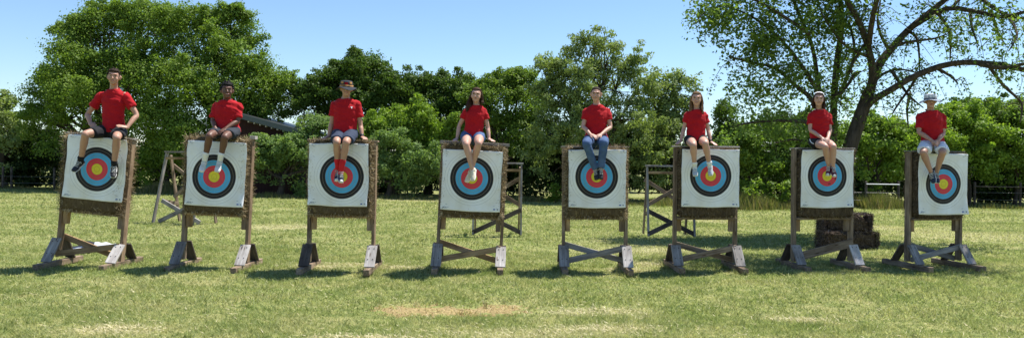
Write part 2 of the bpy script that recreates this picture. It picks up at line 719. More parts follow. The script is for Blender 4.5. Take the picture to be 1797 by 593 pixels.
def blob_leaves(blobs, n, clump=0.28, per=45, shell=0.45, flat=0.6, low=0.0):
    """blobs: list of (center, (rx, ry, rz), weight)"""
    B = np.array([list(c) + list(r) + [wt] for c, r, wt in blobs])
    area = (B[:, 3] * B[:, 5] + B[:, 3] * B[:, 4]) * B[:, 6]
    pr = area / area.sum()
    nc = max(8, n // per)
    pick = RNG.choice(len(B), nc, p=pr)
    d = RNG.normal(size=(nc, 3))
    d /= np.linalg.norm(d, axis=1, keepdims=True)
    # lumpy outline
    ph = pick * 1.7
    lump = 1 + 0.16 * np.sin(d[:, 0] * 5 + ph) * np.sin(d[:, 2] * 6 + ph * 2) + 0.10 * np.sin(d[:, 1] * 9 + ph) + 0.03 * RNG.normal(size=nc)
    rr = (shell + (1 - shell) * RNG.random(nc) ** 0.5) * lump
    C = B[pick, :3] + d * B[pick, 3:6] * rr[:, None]
    rc = clump * (0.6 + 0.9 * RNG.random(nc))
    m = RNG.integers(int(per * 0.6), int(per * 1.4), nc)
    idx = np.repeat(np.arange(nc), m)
    rb = np.minimum(rc, B[pick, 3] * .8 + .03)
    off = np.clip(RNG.normal(size=(len(idx), 3)), -1.5, 1.5) * rb[idx, None] * np.array([0.75, 0.75, 0.75 * flat])
    L = C[idx] + off
    ow = (C[idx] - B[pick[idx], :3]) / B[pick[idx], 3:6] + off / (rc[idx, None] + 1e-6) * 0.5
    ow /= np.linalg.norm(ow, axis=1, keepdims=True) + 1e-6
    blob_leaves.out = ow[L[:, 2] > 0.03 + low]
    L = L[L[:, 2] > 0.03 + low]
    return L, C


LEAFM = {}
LEAFM['deep'] = islandmat('leaf_deep_green', [(0.0, (0.046, 0.083, 0.018)), (0.55, (0.085, 0.145, 0.028)), (1.0, (0.155, 0.216, 0.044))], 0.38, 0.55, 0.9)
LEAFM['mid'] = islandmat('leaf_mid_green', [(0.0, (0.087, 0.154, 0.026)), (0.55, (0.166, 0.252, 0.043)), (1.0, (0.274, 0.356, 0.068))], 0.40, 0.55, 0.9)
LEAFM['bright'] = islandmat('leaf_bright_green', [(0.0, (0.108, 0.187, 0.029)), (0.55, (0.207, 0.312, 0.046)), (1.0, (0.342, 0.437, 0.086))], 0.42, 0.5, 1.1)
LEAFM['olive'] = islandmat('leaf_olive', [(0.0, (0.113, 0.160, 0.054)), (0.55, (0.227, 0.293, 0.101)), (1.0, (0.379, 0.436, 0.183))], 0.35, 0.6, 1.0)
LEAFM['dark'] = islandmat('leaf_dark_shade', [(0.0, (0.014, 0.028, 0.008)), (0.55, (0.028, 0.052, 0.014)), (1.0, (0.048, 0.076, 0.021))], 0.3, 0.6, 0.9)  # shade beneath the trees painted in as very dark leaves
LEAFM['wisp'] = islandmat('leaf_wispy', [(0.0, (0.104, 0.176, 0.054)), (0.55, (0.182, 0.270, 0.084)), (1.0, (0.286, 0.378, 0.132))], 0.4, 0.6, 0.9)
LEAFM['weed'] = islandmat('weed_stalks', [(0.0, (0.16, 0.13, 0.06)), (0.4, (0.13, 0.17, 0.05)), (0.75, (0.30, 0.24, 0.13)), (1.0, (0.16, 0.22, 0.06))], 0.3, 0.8, 0.8)

m, nt, b = new_mat('bark', 0.95, 0.1)
v = coords(nt, "Object", (9, 9, 2.5))
n_ = noise(nt, v, 1.5, 5, 0.65)
link(nt, ramp(nt, n_, [(0.3, (0.035, 0.028, 0.022)), (0.7, (0.115, 0.092, 0.072))]), b.inputs["Base Color"])
bump(nt, b, n_, 0.9, 0.03)
M['bark'] = m


def wob(a, b, k, amp):
    a, b = Vector(a), Vector(b)
    out = [a]
    for i in range(1, k):
        t = i / k
        out.append(a.lerp(b, t) + Vector((random.gauss(0, amp), random.gauss(0, amp), random.gauss(0, amp * 0.6))))
    out.append(b)
    return out


def tree(name, label, cat, x, Y, pblobs, leaf, n, size=0.085, elong=0.7, clump=0.28, per=45, shell=0.45, trunk_r=0.14,
         trunk_x=None, group=None, droop=0.0, extra=None, dscale=1.0, low=0.0, limbs=True, flat=0.6, nsub=14, nspr=9, sprl=1.0):
    """pblobs: (px, py, rx_px, ry_px[, dY[, weight]])"""
    base = G(x if trunk_x is None else trunk_x, Y)
    blobs = []
    for pb in pblobs:
        px, py, rx, ry = pb[:4]
        dY = pb[4] if len(pb) > 4 else 0.0
        wt = pb[5] if len(pb) > 5 else 1.0
        c = P(px, py, Y + dY)
        k = (Y + dY) / FPX
        blobs.append((c, (rx * k, max(rx, ry) * k * 0.8 * dscale, ry * k), wt))
    main = list(blobs)
    core = [(c, tuple(q * .76 for q in r), wt * .45) for c, r, wt in main]
    subs = []
    for c, r, wt in main:
        for q in range(nsub):
            dv = Vector((random.gauss(0, 1), random.gauss(-.3, 1), random.gauss(.25, 1))).normalized()
            cc = c + Vector((dv.x * r[0], dv.y * r[1], dv.z * r[2])) * random.uniform(.62, 1.04)
            f = random.uniform(.16, .40)
            subs.append((cc, (r[0] * f * 1.1, r[1] * f, r[2] * f * .85), wt * 1.5))
        for q in range(nspr):
            dv = Vector((random.gauss(0, 1), random.gauss(-.2, .8), abs(random.gauss(.3, .9)))).normalized()
            cc = c + Vector((dv.x * r[0], dv.y * r[1], dv.z * r[2])) * .88
            dd = (dv + Vector((random.gauss(0, .35), 0, .35 + random.gauss(0, .3)))).normalized()
            ln = random.uniform(.35, 1.0) * min(1.0, max(r) * .9) * sprl
            for t in (.05, .3, .55, .8):
                rr_ = (.20 - .13 * t) * (1 + random.random() * .5)
                subs.append((cc + dd * ln * t, (rr_, rr_, rr_ * .8), wt * 2.2))
    blobs = core + subs
    root = empty(name, base)
    tag(root, label, cat, group)
    L, C = blob_leaves(blobs, n, clump, per, shell, flat, low)
    if extra is not None:
        L = np.concatenate([L, extra])
    V = leaf_quads(L, size, elong, 0.5, droop, blob_leaves.out) - np.array(base)
    me = np_mesh("crown", V, len(V) // 4, 4)
    link_mesh("crown", me, LEAFM[leaf], root)
    segs = []
    if limbs:
        top = sum((bl[0] for bl in main), Vector()) / len(main)
        fork = Vector((base.x * 0.8 + top.x * 0.2, base.y, max(0.25, min(1.6, top.z * 0.45))))
        segs.append(([base, base.lerp(fork, 0.5) + Vector((0.05, 0, 0)), fork], [trunk_r * 1.25, trunk_r, trunk_r * 0.85]))
        for c, r, wt in main:
            e = c + Vector((0, 0, r[2] * 0.35))
            pts = wob(fork, e, 4, 0.12)
            segs.append((pts, [trunk_r * 0.6, trunk_r * 0.45, trunk_r * 0.33, trunk_r * 0.22, trunk_r * 0.1]))
            for q in range(7):
                s0 = pts[random.randint(2, 4)]
                d = Vector((random.gauss(0, 1), random.gauss(0, 1), random.gauss(0.3, 0.8))).normalized()
                e2 = c + Vector((d.x * r[0], d.y * r[1], d.z * r[2])) * 0.92
                segs.append((wob(s0, e2, 3, 0.10), [trunk_r * 0.2, trunk_r * 0.13, trunk_r * 0.09, 0.008]))
        segs = [([p - base for p in pts], r) for pts, r in segs]
        tube_mesh("trunk", segs, M['bark'], root, n=7)
    return root


BG = "trees in the background tree line"
tree('broadleaf_tree', 'huge dense green tree rising behind the two leftmost archery stands', 'tree', 200, 37.5,
     [(175, 90, 85, 75), (104, 215, 52, 75), (262, 70, 62, 66), (205, 190, 120, 100, -1.0), (160, 150, 80, 80, -.6), (108, 148, 36, 42, .5), (75, 220, 32, 52, 0.5),
      (185, 45, 40, 38), (255, 35, 52, 32), (290, 150, 70, 90, -.5), (140, 60, 26, 26)], 'mid', 120000, size=0.070, clump=0.33, per=50, trunk_r=0.3)
tree('broadleaf_tree', 'tall green tree with ragged crown behind the boy in black hair on second stand', 'tree', 380, 37.0,
     [(330, 55, 50, 50), (395, 80, 62, 55), (360, 150, 95, 90, -.6), (455, 165, 42, 62), (425, 140, 62, 70), (340, 230, 85, 70, -1.0), (440, 225, 60, 60), (495, 165, 22, 34), (405, 42, 30, 22)],
     'mid', 98000, size=0.070, clump=0.32, per=50, trunk_r=0.26)
tree('broadleaf_tree', 'sparse tree at the far left edge with sky beside it', 'tree', 8, 38.5,
     [(5, 230, 32, 45), (-30, 215, 40, 55), (25, 265, 34, 40), (0, 185, 14, 18, 0, .5), (-70, 250, 60, 60)], 'olive', 16000, size=0.09, clump=0.26, per=30, trunk_r=0.15)
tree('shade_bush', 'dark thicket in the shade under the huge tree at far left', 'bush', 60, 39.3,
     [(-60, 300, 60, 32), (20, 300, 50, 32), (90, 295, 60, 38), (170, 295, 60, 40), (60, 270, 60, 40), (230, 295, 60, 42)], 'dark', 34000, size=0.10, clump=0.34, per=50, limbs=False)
tree('bush', 'light green bush beside the bare frame left of the second stand', 'bush', 290, 36.5,
     [(285, 285, 40, 40), (320, 262, 38, 42), (255, 300, 26, 34), (350, 290, 40, 40)], 'bright', 16000, size=0.075, clump=0.24, per=40)
tree('shade_bush', 'dark thicket behind the second stand and the barn', 'bush', 430, 38.6,
     [(340, 300, 70, 40), (430, 295, 70, 50), (500, 290, 60, 60)], 'dark', 26000, size=0.10, clump=0.34, per=50, limbs=False)
tree('bush', 'light wispy bush in front of the dark red barn', 'bush', 490, 33.4,
     [(470, 300, 30, 34, 0, .8), (505, 275, 26, 34), (448, 268, 20, 26), (480, 270, 22, 22), (520, 300, 46, 42), (560, 262, 52, 52, .5), (562, 240, 24, 26, .8), (600, 290, 50, 45)], 'wisp', 26000, size=0.06, elong=1.1, clump=0.28, per=45)
tree('evergreen_oak', 'dark round crowned tree behind the boy in the patterned bucket hat', 'tree', 625, 37.0,
     [(632, 150, 52, 48), (590, 165, 40, 52), (668, 165, 40, 50), (615, 130, 34, 30), (560, 185, 34, 44), (640, 205, 80, 50), (540, 195, 26, 44), (700, 180, 34, 48)], 'deep', 66000, size=0.072, clump=0.30, per=48, trunk_r=0.2)
tree('evergreen_oak', 'dark green tree left of the long haired girl on the fourth stand', 'tree', 750, 37.5,
     [(745, 185, 42, 50), (790, 190, 40, 52), (720, 175, 30, 42), (770, 160, 28, 24), (815, 170, 24, 34), (760, 235, 70, 45)], 'deep', 48000, size=0.072, clump=0.30, per=48, trunk_r=0.18)
tree('bush', 'bright bushy shrub between the third and fourth stands', 'bush', 690, 35.0,
     [(690, 245, 52, 42), (745, 262, 46, 38), (650, 235, 34, 34), (780, 240, 36, 34), (725, 215, 40, 28)], 'bright', 26000, size=0.075, clump=0.27, per=45)
tree('bush', 'soft feathery shrub low beside the third stand', 'bush', 680, 33.4,
     [(665, 292, 32, 38), (710, 302, 42, 36), (755, 300, 36, 34), (690, 260, 30, 26)], 'wisp', 24000, size=0.05, elong=1.3, clump=0.28, per=50)
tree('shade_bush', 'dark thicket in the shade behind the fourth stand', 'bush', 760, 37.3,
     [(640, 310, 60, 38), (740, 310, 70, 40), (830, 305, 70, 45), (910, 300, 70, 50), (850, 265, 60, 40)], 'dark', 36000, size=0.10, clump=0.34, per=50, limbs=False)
tree('broadleaf_tree', 'rounded green tree right of the long haired girl on the fourth stand', 'tree', 880, 35.5,
     [(880, 190, 48, 52), (925, 205, 42, 52), (870, 245, 62, 48), (910, 160, 30, 30), (850, 180, 28, 44), (930, 265, 50, 45), (895, 145, 26, 22)], 'mid', 54000, size=0.066, clump=0.28, per=48, trunk_r=0.18)
tree('willow', 'feathery olive domed tree behind the woman in blue jeans', 'tree', 1045, 32.5,
     [(1045, 100, 38, 38, 0, .55), (1010, 140, 44, 40, 0, .65), (1085, 135, 44, 40, 0, .65), (1045, 165, 75, 50), (975, 165, 34, 34, 0, .7), (960, 125, 22, 22, 0, .35), (1120, 170, 32, 42, 0, .7),
      (1000, 225, 60, 50, -.5), (1090, 230, 66, 55, -.5), (1060, 85, 26, 28, 0, .4), (1150, 245, 38, 45), (970, 270, 50, 50), (1130, 290, 50, 45)],
     'olive', 46000, size=0.055, elong=1.3, clump=0.20, per=30, trunk_r=0.2, shell=0.3, droop=0.8, sprl=1.3)
tree('cottonwood', 'thin leafed see-through tree left of the long haired girl on the sixth stand', 'tree', 1170, 33.5,
     [(1165, 160, 26, 32, 0, .5), (1195, 165, 24, 34, 0, .4), (1145, 185, 28, 34, 0, .8), (1185, 205, 32, 32, 0, .8), (1170, 240, 40, 34), (1185, 290, 50, 45)],
     'olive', 13000, size=0.085, clump=0.24, per=18, trunk_r=0.1)
tree('shade_bush', 'dark thicket in the shade behind the woman in blue jeans', 'bush', 1050, 34.3,
     [(960, 310, 60, 42), (1040, 305, 66, 50), (1120, 305, 66, 50), (1200, 310, 60, 45), (1000, 265, 60, 40), (1100, 265, 60, 40)], 'dark', 36000, size=0.10, clump=0.34, per=50, limbs=False)
tree('juniper', 'narrow upright evergreen right of the long haired girl on the sixth stand', 'tree', 1273, 30.5,
     [(1273, 205, 9, 22), (1272, 235, 14, 28), (1271, 270, 17, 30), (1290, 250, 20, 24)], 'deep', 11000, size=0.06, clump=0.15, per=30, trunk_r=0.07)
for i, (lab, x, Y, bl, kind, n) in enumerate([
    ('green hedge shrub just right of the sixth stand', 1320, 31.0, [(1290, 265, 34, 34), (1335, 255, 42, 40), (1320, 300, 50, 36)], 'mid', 20000),
    ('green hedge shrub behind the seventh stand', 1410, 31.5, [(1380, 250, 44, 44), (1430, 255, 44, 44), (1400, 300, 56, 40)], 'deep', 22000),
    ('rounded hedge shrub between the seventh and eighth stands', 1540, 32.5, [(1500, 258, 34, 36), (1545, 245, 40, 32), (1530, 285, 52, 42), (1570, 262, 34, 38)], 'bright', 26000),
    ('green hedge shrub partly behind the boy in the white bucket hat', 1620, 33.0, [(1605, 262, 40, 38), (1640, 250, 36, 40), (1620, 300, 50, 40)], 'bright', 22000),
    ('tall bushy shrub just right of the boy in the white bucket hat', 1700, 34.0, [(1690, 225, 36, 38), (1665, 220, 26, 26), (1720, 250, 48, 50), (1700, 285, 50, 36)], 'bright', 30000),
    ('tall bushy shrub at the right edge of the lawn', 1780, 34.5, [(1755, 220, 34, 36), (1790, 225, 40, 42), (1780, 270, 60, 50), (1840, 230, 50, 50), (1830, 290, 60, 40)], 'mid', 34000)]):
    tree('hedge_shrub', lab, 'shrub', x, Y, bl, kind, n, size=0.08, clump=0.25, per=44, trunk_r=0.08)
tree('broadleaf_tree', 'darker treetop rising behind the tall shrubs at right', 'tree', 1720, 38,
     [(1680, 205, 30, 22), (1730, 202, 42, 22), (1780, 205, 40, 24), (1840, 200, 50, 30)], 'deep', 18000, size=0.08, clump=0.25, per=40, trunk_r=0.12)
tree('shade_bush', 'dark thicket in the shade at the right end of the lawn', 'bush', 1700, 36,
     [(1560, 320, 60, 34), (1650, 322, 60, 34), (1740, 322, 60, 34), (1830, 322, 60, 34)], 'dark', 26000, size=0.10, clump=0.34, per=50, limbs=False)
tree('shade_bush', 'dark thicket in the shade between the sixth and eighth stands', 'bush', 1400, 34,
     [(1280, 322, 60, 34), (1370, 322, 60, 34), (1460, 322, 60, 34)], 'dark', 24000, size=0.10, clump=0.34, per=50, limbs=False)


# the wood that goes on behind the first row of trees
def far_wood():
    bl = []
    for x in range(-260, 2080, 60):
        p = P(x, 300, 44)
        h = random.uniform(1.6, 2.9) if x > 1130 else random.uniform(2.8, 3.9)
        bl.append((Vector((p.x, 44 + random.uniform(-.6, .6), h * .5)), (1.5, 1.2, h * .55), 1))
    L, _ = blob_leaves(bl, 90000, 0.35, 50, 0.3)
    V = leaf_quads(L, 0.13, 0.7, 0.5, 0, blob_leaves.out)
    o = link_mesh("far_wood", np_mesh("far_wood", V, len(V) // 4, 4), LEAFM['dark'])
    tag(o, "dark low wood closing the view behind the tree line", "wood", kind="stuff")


far_wood()


# weeds and tall dry grass along the fence
def weeds():
    pts = []
    for (x0, x1, Y, n, h) in ((1285, 1420, 29.6, 9000, 0.55), (1500, 1590, 31.0, 7000, 0.55), (1100, 1285, 30.5, 3500, 0.3), (240, 330, 35.5, 5000, 0.45), (1590, 1900, 32.5, 2500, 0.2), (-100, 240, 37, 3000, 0.2), (440, 1100, 33, 6000, 0.2)):
        g0, g1 = G(x0, Y), G(x1, Y)
        X = g0.x + RNG.random(n) * (g1.x - g0.x)
        YY = Y + RNG.normal(size=n) * 0.5
        hh = h * (0.3 + RNG.random(n)) * (0.7 + 0.3 * np.sin(X * 2.3))
        a = RNG.random(n) * 2 * np.pi
        wv = 0.014
        v = np.empty((n, 3, 3))
        v[:, 0] = np.stack([X - np.cos(a) * wv, YY - np.sin(a) * wv, np.zeros(n) - 0.02], 1)
        v[:, 1] = np.stack([X + np.cos(a) * wv, YY + np.sin(a) * wv, np.zeros(n) - 0.02], 1)
        l = RNG.normal(size=(n, 2)) * hh[:, None] * 0.3
        v[:, 2] = np.stack([X + l[:, 0], YY + l[:, 1], hh], 1)
        pts.append(v.reshape(-1, 3))
    V = np.concatenate(pts)
    o = link_mesh("tall_weeds", np_mesh("tall_weeds", V, len(V) // 3, 3), LEAFM['weed'])
    tag(o, "brownish tall weeds along the foot of the tree line", "weeds", kind="stuff")


weeds()
for i, (x, Y, h, lab) in enumerate([(1318, 29.4, 1.0, 'leafy sapling in the weeds right of the sixth stand'), (1345, 29.7, 0.9, 'small leafy sapling between the sixth stand and a fence post'),
                                    (1372, 29.3, 1.05, 'broad leafed sapling just left of the seventh stand'), (1530, 31.2, 0.9, 'leafy sapling under the white fence rail'),
                                    (975, 31.4, 0.7, 'small sapling at the left edge of the fifth stand')]):
    b0 = G(x, Y)
    root = empty('sapling', b0)
    tag(root, lab, 'sapling', 'saplings along the tree line')
    bl = [(Vector((random.uniform(-.2, .2), random.uniform(-.15, .15), h * (0.25 + .22 * q))), (0.30 - .05 * q, 0.25, h * 0.16), 1) for q in range(4)]
    L, _ = blob_leaves(bl, 520, 0.12, 9, 0.2)
    V = leaf_quads(L, 0.085, 0.75, 0.5)
    link_mesh("foliage", np_mesh("foliage", V, len(V) // 4, 4), LEAFM['mid'], root)
    tube_mesh("stem", [([(0, 0, 0), (0.03, 0, h * .5), (0, 0, h)], [0.015, 0.012, 0.006])] +
              [(wob((0.02, 0, h * .3), (random.uniform(-.25, .25), random.uniform(-.2, .2), h * random.uniform(.5, .9)), 2, .03), [.008, .006, .004]) for q in range(5)],
              M['bark'], root, n=5)


# ---- the leaning tree on the right
def leaning_tree():
    Y = 18.0
    base = G(1462, Y)
    root = empty('leaning_mesquite', base)
    tag(root, 'big leaning tree with a long arching limb behind the two rightmost stands', 'tree')
    k = Y / FPX
    segs, tips = [], []

    def br(pts, r0, r1, dys=None, keep=True):
        n = len(pts)
        Q = []
        for i, (x, y) in enumerate(pts):
            dy = 0 if dys is None else dys[0] + (dys[1] - dys[0]) * i / (n - 1)
            Q.append(P(x, y, Y + dy))
        rr = [(r0 + (r1 - r0) * i / (n - 1)) * k for i in range(n)]
        segs.append((Q, rr))
        if keep:
            tips.append((Q, rr))
        return Q
    # trunk and limbs traced at their own depths
    s0 = P(1460, 414, Y); s0.z = -0.1
    segs.append(([s0, P(1474, 340, Y), P(1490, 265, Y), P(1508, 212, Y), P(1524, 165, Y)], [20 * k, 15.5 * k, 13 * k, 12 * k, 10.5 * k]))
    br([(1524, 168), (1532, 130), (1524, 85), (1508, 40), (1480, -10), (1465, -60)], 7.5, 3, (0, -.8))
    main = br([(1524, 168), (1542, 115), (1565, 85), (1595, 52), (1640, 15), (1690, -25), (1740, -60)], 8.5, 3.5, (0, .8))
    arc = br([(1508, 205), (1530, 178), (1560, 160), (1610, 132), (1670, 112), (1740, 112), (1800, 124), (1860, 140)], 6.5, 3.8, (0, -1.2))
    br([(1600, 48), (1660, 16), (1720, 22), (1760, 30), (1810, 18)], 5, 2.5, (.2, -1.5))
    br([(1700, -25), (1730, 5), (1770, 28), (1820, 35)], 4, 2, (.5, -1))
    br([(1720, 113), (1760, 120), (1800, 112), (1850, 108)], 4, 2, (-1, -1.8))
    droop = [[(1590, 53), (1608, 66), (1613, 95), (1614, 123)], [(1642, 20), (1664, 50), (1668, 80), (1667, 106)], [(1703, 22), (1706, 50), (1717, 80)],
             [(1734, 114), (1760, 149), (1785, 172), (1794, 186), (1790, 215)], [(1530, 150), (1550, 130), (1580, 122), (1616, 130)], [(1566, 126), (1583, 152), (1598, 171), (1620, 189)],
             [(1597, 165), (1592, 190), (1594, 225)], [(1647, 122), (1668, 134), (1681, 147)], [(1524, 70), (1508, 92), (1494, 120), (1500, 145)], [(1560, 88), (1545, 60), (1540, 30), (1548, -10)],
             [(1565, 85), (1590, 75), (1640, 68), (1662, 60)], [(1500, 130), (1480, 160), (1462, 170)], [(1610, 132), (1600, 150), (1575, 185), (1566, 200)], [(1770, 30), (1785, 60), (1770, 90)],
             [(1740, 20), (1750, 55), (1765, 80)], [(1670, 15), (1690, -5), (1730, -20)], [(1525, 100), (1490, 85), (1465, 60), (1440, 20)]]
    for dpts in droop:
        br(dpts, 3.2, 1.0, (random.uniform(-.4, .4), random.uniform(-1, .6)))
    # second, thinner stems in the leafy left part
    s1 = G(1455, 19.2)
    for pts, r0, r1, dy in (([(1459, 320), (1462, 240), (1464, 170), (1470, 100), (1478, 40), (1470, -30)], 8, 4, 1.2),
                            ([(1461, 260), (1445, 200), (1435, 140), (1425, 80), (1400, 20), (1380, -30)], 5, 2.5, .8),
                            ([(1447, 210), (1420, 170), (1395, 150), (1360, 120), (1320, 110), (1280, 100)], 4.5, 1.5, .2),
                            ([(1464, 180), (1485, 140), (1500, 90), (1490, 40)], 4, 2, 1.0),
                            ([(1440, 170), (1410, 120), (1370, 70), (1320, 30), (1270, 10)], 4, 1.2, 0),
                            ([(1460, 230), (1420, 215), (1370, 212), (1320, 215), (1285, 222)], 4, 1.2, -.5),
                            ([(1420, 60), (1360, 20), (1300, -10), (1240, -15)], 3.5, 1.0, -.6),
                            ([(1270, 10), (1240, 20), (1215, 45)], 1.6, 0.7, -.5),
                            ([(1455, 290), (1430, 255), (1390, 245), (1350, 255)], 3, 1.2, .5)):
        br(pts, r0, r1, (dy, dy - .5))
    segs.append(([s1 - Vector((0, 0, .1)), P(1457, 360, 19.2), P(1459, 320, 19.2)], [10 * k, 9 * k, 8 * k]))
    br([(1524, 85), (1532, 30), (1552, -40), (1590, -85)], 5, 3.5, (-.3, -2.6))
    br([(1590, -85), (1640, -105), (1720, -112), (1800, -110)], 3.5, 1.2, (-2.6, -4.0))
    br([(1590, -85), (1540, -110), (1480, -112), (1430, -105)], 3.0, 1.0, (-2.6, -4.0))
    # twigs with leaves
    leaves = []
    rnd = random.Random(5)
    twigs = []
    for Q, rr in tips:
        for i in range(len(Q) - 1):
            Ls = (Q[i + 1] - Q[i]).length
            cnt = int(Ls * (4.5 if rr[i] < 0.08 else 2.2)) + 1
            for q in range(cnt):
                t = rnd.random()
                p = Q[i].lerp(Q[i + 1], t)
                d = Vector((rnd.gauss(0, 1), rnd.gauss(0, 1), rnd.gauss(0.1, 0.6))).normalized()
                ln = rnd.uniform(0.3, 0.85)
                a = p + d * ln * 0.5 + Vector((0, 0, 0.05))
                e = p + d * ln + Vector((0, 0, -ln * 0.45))
                twigs.append(([p, a, e], [0.010, 0.007, 0.003]))
                leaves.append((p, a, e))
    segs.extend(twigs)
    segs = [([p - base for p in pts], r) for pts, r in segs]
    tube_mesh("trunk", segs, M['bark'], root, n=7)
    # fine leaves along the twigs: sparser on the right
    LL = []
    for p, a, e in leaves:
        xpx = W0 / 2 + FPX * e.x / e.y
        left = xpx < 1520
        if not left and rnd.random() < 0.30:
            continue
        nl = rnd.randint(30, 60) if left else rnd.randint(18, 45)
        for q in range(nl):
            t = rnd.random() ** 0.7
            c = a.lerp(e, t) if rnd.random() < .75 else p.lerp(a, t)
            LL.append(c + Vector((rnd.gauss(0, .07), rnd.gauss(0, .07), rnd.gauss(-.04, .08))))
    L = np.array([tuple(q) for q in LL])
    # clumps of the leafy left part, gaps kept
    cl = []
    for (x, y, rx, ry, dY, wt) in ((1440, 40, 70, 60, 0, 1), (1350, 60, 70, 50, -.3, 1), (1270, 30, 50, 30, -.6, .6), (1300, 105, 40, 34, 0, .55), (1380, 130, 60, 40, 0, .5), (1440, 160, 50, 46, .6, .5),
                                   (1290, 170, 26, 36, 0, .3), (1340, 210, 50, 36, .3, .45), (1420, 235, 60, 34, .4, .6), (1500, 30, 40, 50, .6, .8), (1495, 110, 26, 50, .8, .6), (1300, -20, 90, 30, 0, .8), (1430, -30, 100, 40, 0, 1),
                                   (1225, 20, 22, 16, -.5, .3), (1260, 60, 26, 18, -.5, .3), (1345, 165, 40, 30, 0, .5), (1500, 180, 20, 40, 1, .4), (1280, 240, 20, 26, 0.6, .4),
                                   (1600, -60, 120, 26, 0, .6), (1740, -60, 110, 24, -.5, .5), (1400, -90, 160, 50, 0, 1.2), (1560, -110, 180, 50, .4, 1.2), (1700, 60, 60, 40, -1, .10), (1640, 40, 70, 40, 0, .10), (1770, 90, 40, 50, -1.3, .10), (1740, 30, 60, 30, -.8, .12),
                                   (1450, -120, 90, 26, -3.6, .9), (1560, -125, 90, 30, -3.9, 1.0), (1660, -125, 90, 30, -3.7, 1.0), (1770, -120, 90, 30, -4.0, 1.0), (1860, -120, 60, 26, -3.8, .7), (1620, -150, 160, 26, -3.0, .8)):
        cl.append((P(x, y, Y + dY), (rx * k, 1.0, ry * k), wt))
    L2, C2 = blob_leaves(cl, 50000, 0.13, 24, 0.05, 1.5)
    V1 = leaf_quads(L, 0.038, 0.95, 0.3, 1.0)
    V2 = leaf_quads(L2, 0.052, 0.85, 0.4, 0.9)
    V = np.concatenate([V1, V2]) - np.array(base)
    link_mesh("crown", np_mesh("crown", V, len(V) // 4, 4), LEAFM['leaning'], root)


LEAFM['leaning'] = islandmat('leaf_leaning', [(0.0, (0.075, 0.133, 0.031)), (0.55, (0.151, 0.235, 0.055)), (1.0, (0.282, 0.377, 0.101))], 0.4, 0.55, 1.5)
leaning_tree()

# ------------------------------------------------------------------ barn, fence
m, nt, b = new_mat('barn_boards', 0.85, 0.2)
v = coords(nt, "Object")
wv = N(nt, "TexWave", wave_type='BANDS', bands_direction='X')
wv.inputs["Scale"].default_value = 2.2
wv.inputs["Distortion"].default_value = 0.3
link(nt, v, wv.inputs[0])
c = mixc(nt, noise(nt, v, 3, 4), (0.025, 0.012, 0.012), (0.055, 0.024, 0.022))
c = mixc(nt, ramp(nt, wv.outputs["Fac"], [(0.0, 0.0), (0.08, 1.0)]), (0.02, 0.01, 0.01), c)
link(nt, c, b.inputs["Base Color"])
M['barn'] = m
m, nt, b = new_mat('metal_roof', 0.4, 0.5)
v = coords(nt, "Object")
wv = N(nt, "TexWave", wave_type='BANDS', bands_direction='X')
wv.inputs["Scale"].default_value = 1.6
link(nt, v, wv.inputs[0])
link(nt, mixc(nt, noise(nt, v, 2, 4), (0.022, 0.026, 0.028), (0.055, 0.062, 0.062)), b.inputs["Base Color"])
b.inputs["Metallic"].default_value = 0.5
bump(nt, b, wv.outputs["Fac"], 0.8, 0.03)
M['roof'] = m


def barn():
    Y = 34.5
    a = P(415, 200, Y)
    c = P(536, 233, Y)
    base = Vector((a.x - 1.0, Y, 0))
    root = empty('barn', base)
    tag(root, 'dark red barn with a low sloping metal roof between the second and third stands', 'barn')
    x0, x1 = a.x + 0.1, c.x - 0.55
    sl = (c.z - a.z) / (c.x - a.x)
    zt = lambda x: a.z + sl * (x - a.x) - 0.16
    s = Shell()
    dep = 5.0
    vs = []
    for y in (0, dep):
        vs += [(x0 - base.x, y, -0.05), (x1 - base.x, y, -0.05), (x1 - base.x, y, zt(x1)), (x0 - base.x, y, zt(x0))]
    me = bpy.data.meshes.new('wall')
    me.from_pydata(vs, [], [(0, 1, 2, 3), (5, 4, 7, 6), (1, 5, 6, 2), (4, 0, 3, 7), (3, 2, 6, 7)])
    link_mesh('wall', me, M['barn'], root)
    pa = Vector((x0 - 0.4, 0, a.z + sl * (x0 - 0.4 - a.x)))
    pc = Vector((c.x, 0, c.z))
    off = Vector((-base.x, dep / 2 - 0.1, 0))
    roof = beam('roof', pa + off, pc + off, dep + 0.9, 0.15, M['roof'], root, bev=0.01)
    # fascia edge and rafter ends
    beam('fascia', pa + Vector((-base.x, -0.60, -0.03)), pc + Vector((-base.x, -0.60, -0.03)), 0.03, 0.22, M['roofedge'], root, bev=0.004)
    for i in range(9):
        t = 0.30 + i * 0.075
        p = pa.lerp(pc, t) + Vector((-base.x, 0, -0.16))
        beam('rafter', p + Vector((0, -0.52, 0)), p + Vector((0, 0.15, 0)), 0.06, 0.10, M['wood_pale'], root)


M['roofedge'] = plain('roof_edge', (0.06, 0.075, 0.075), 0.4, 0.5, 0.2)
barn()
M['whitepipe'] = plain('white_pipe', (0.75, 0.76, 0.77), 0.45, 0.5)
M['wire'] = plain('wire', (0.25, 0.25, 0.25), 0.5, 0.5, 0.8)


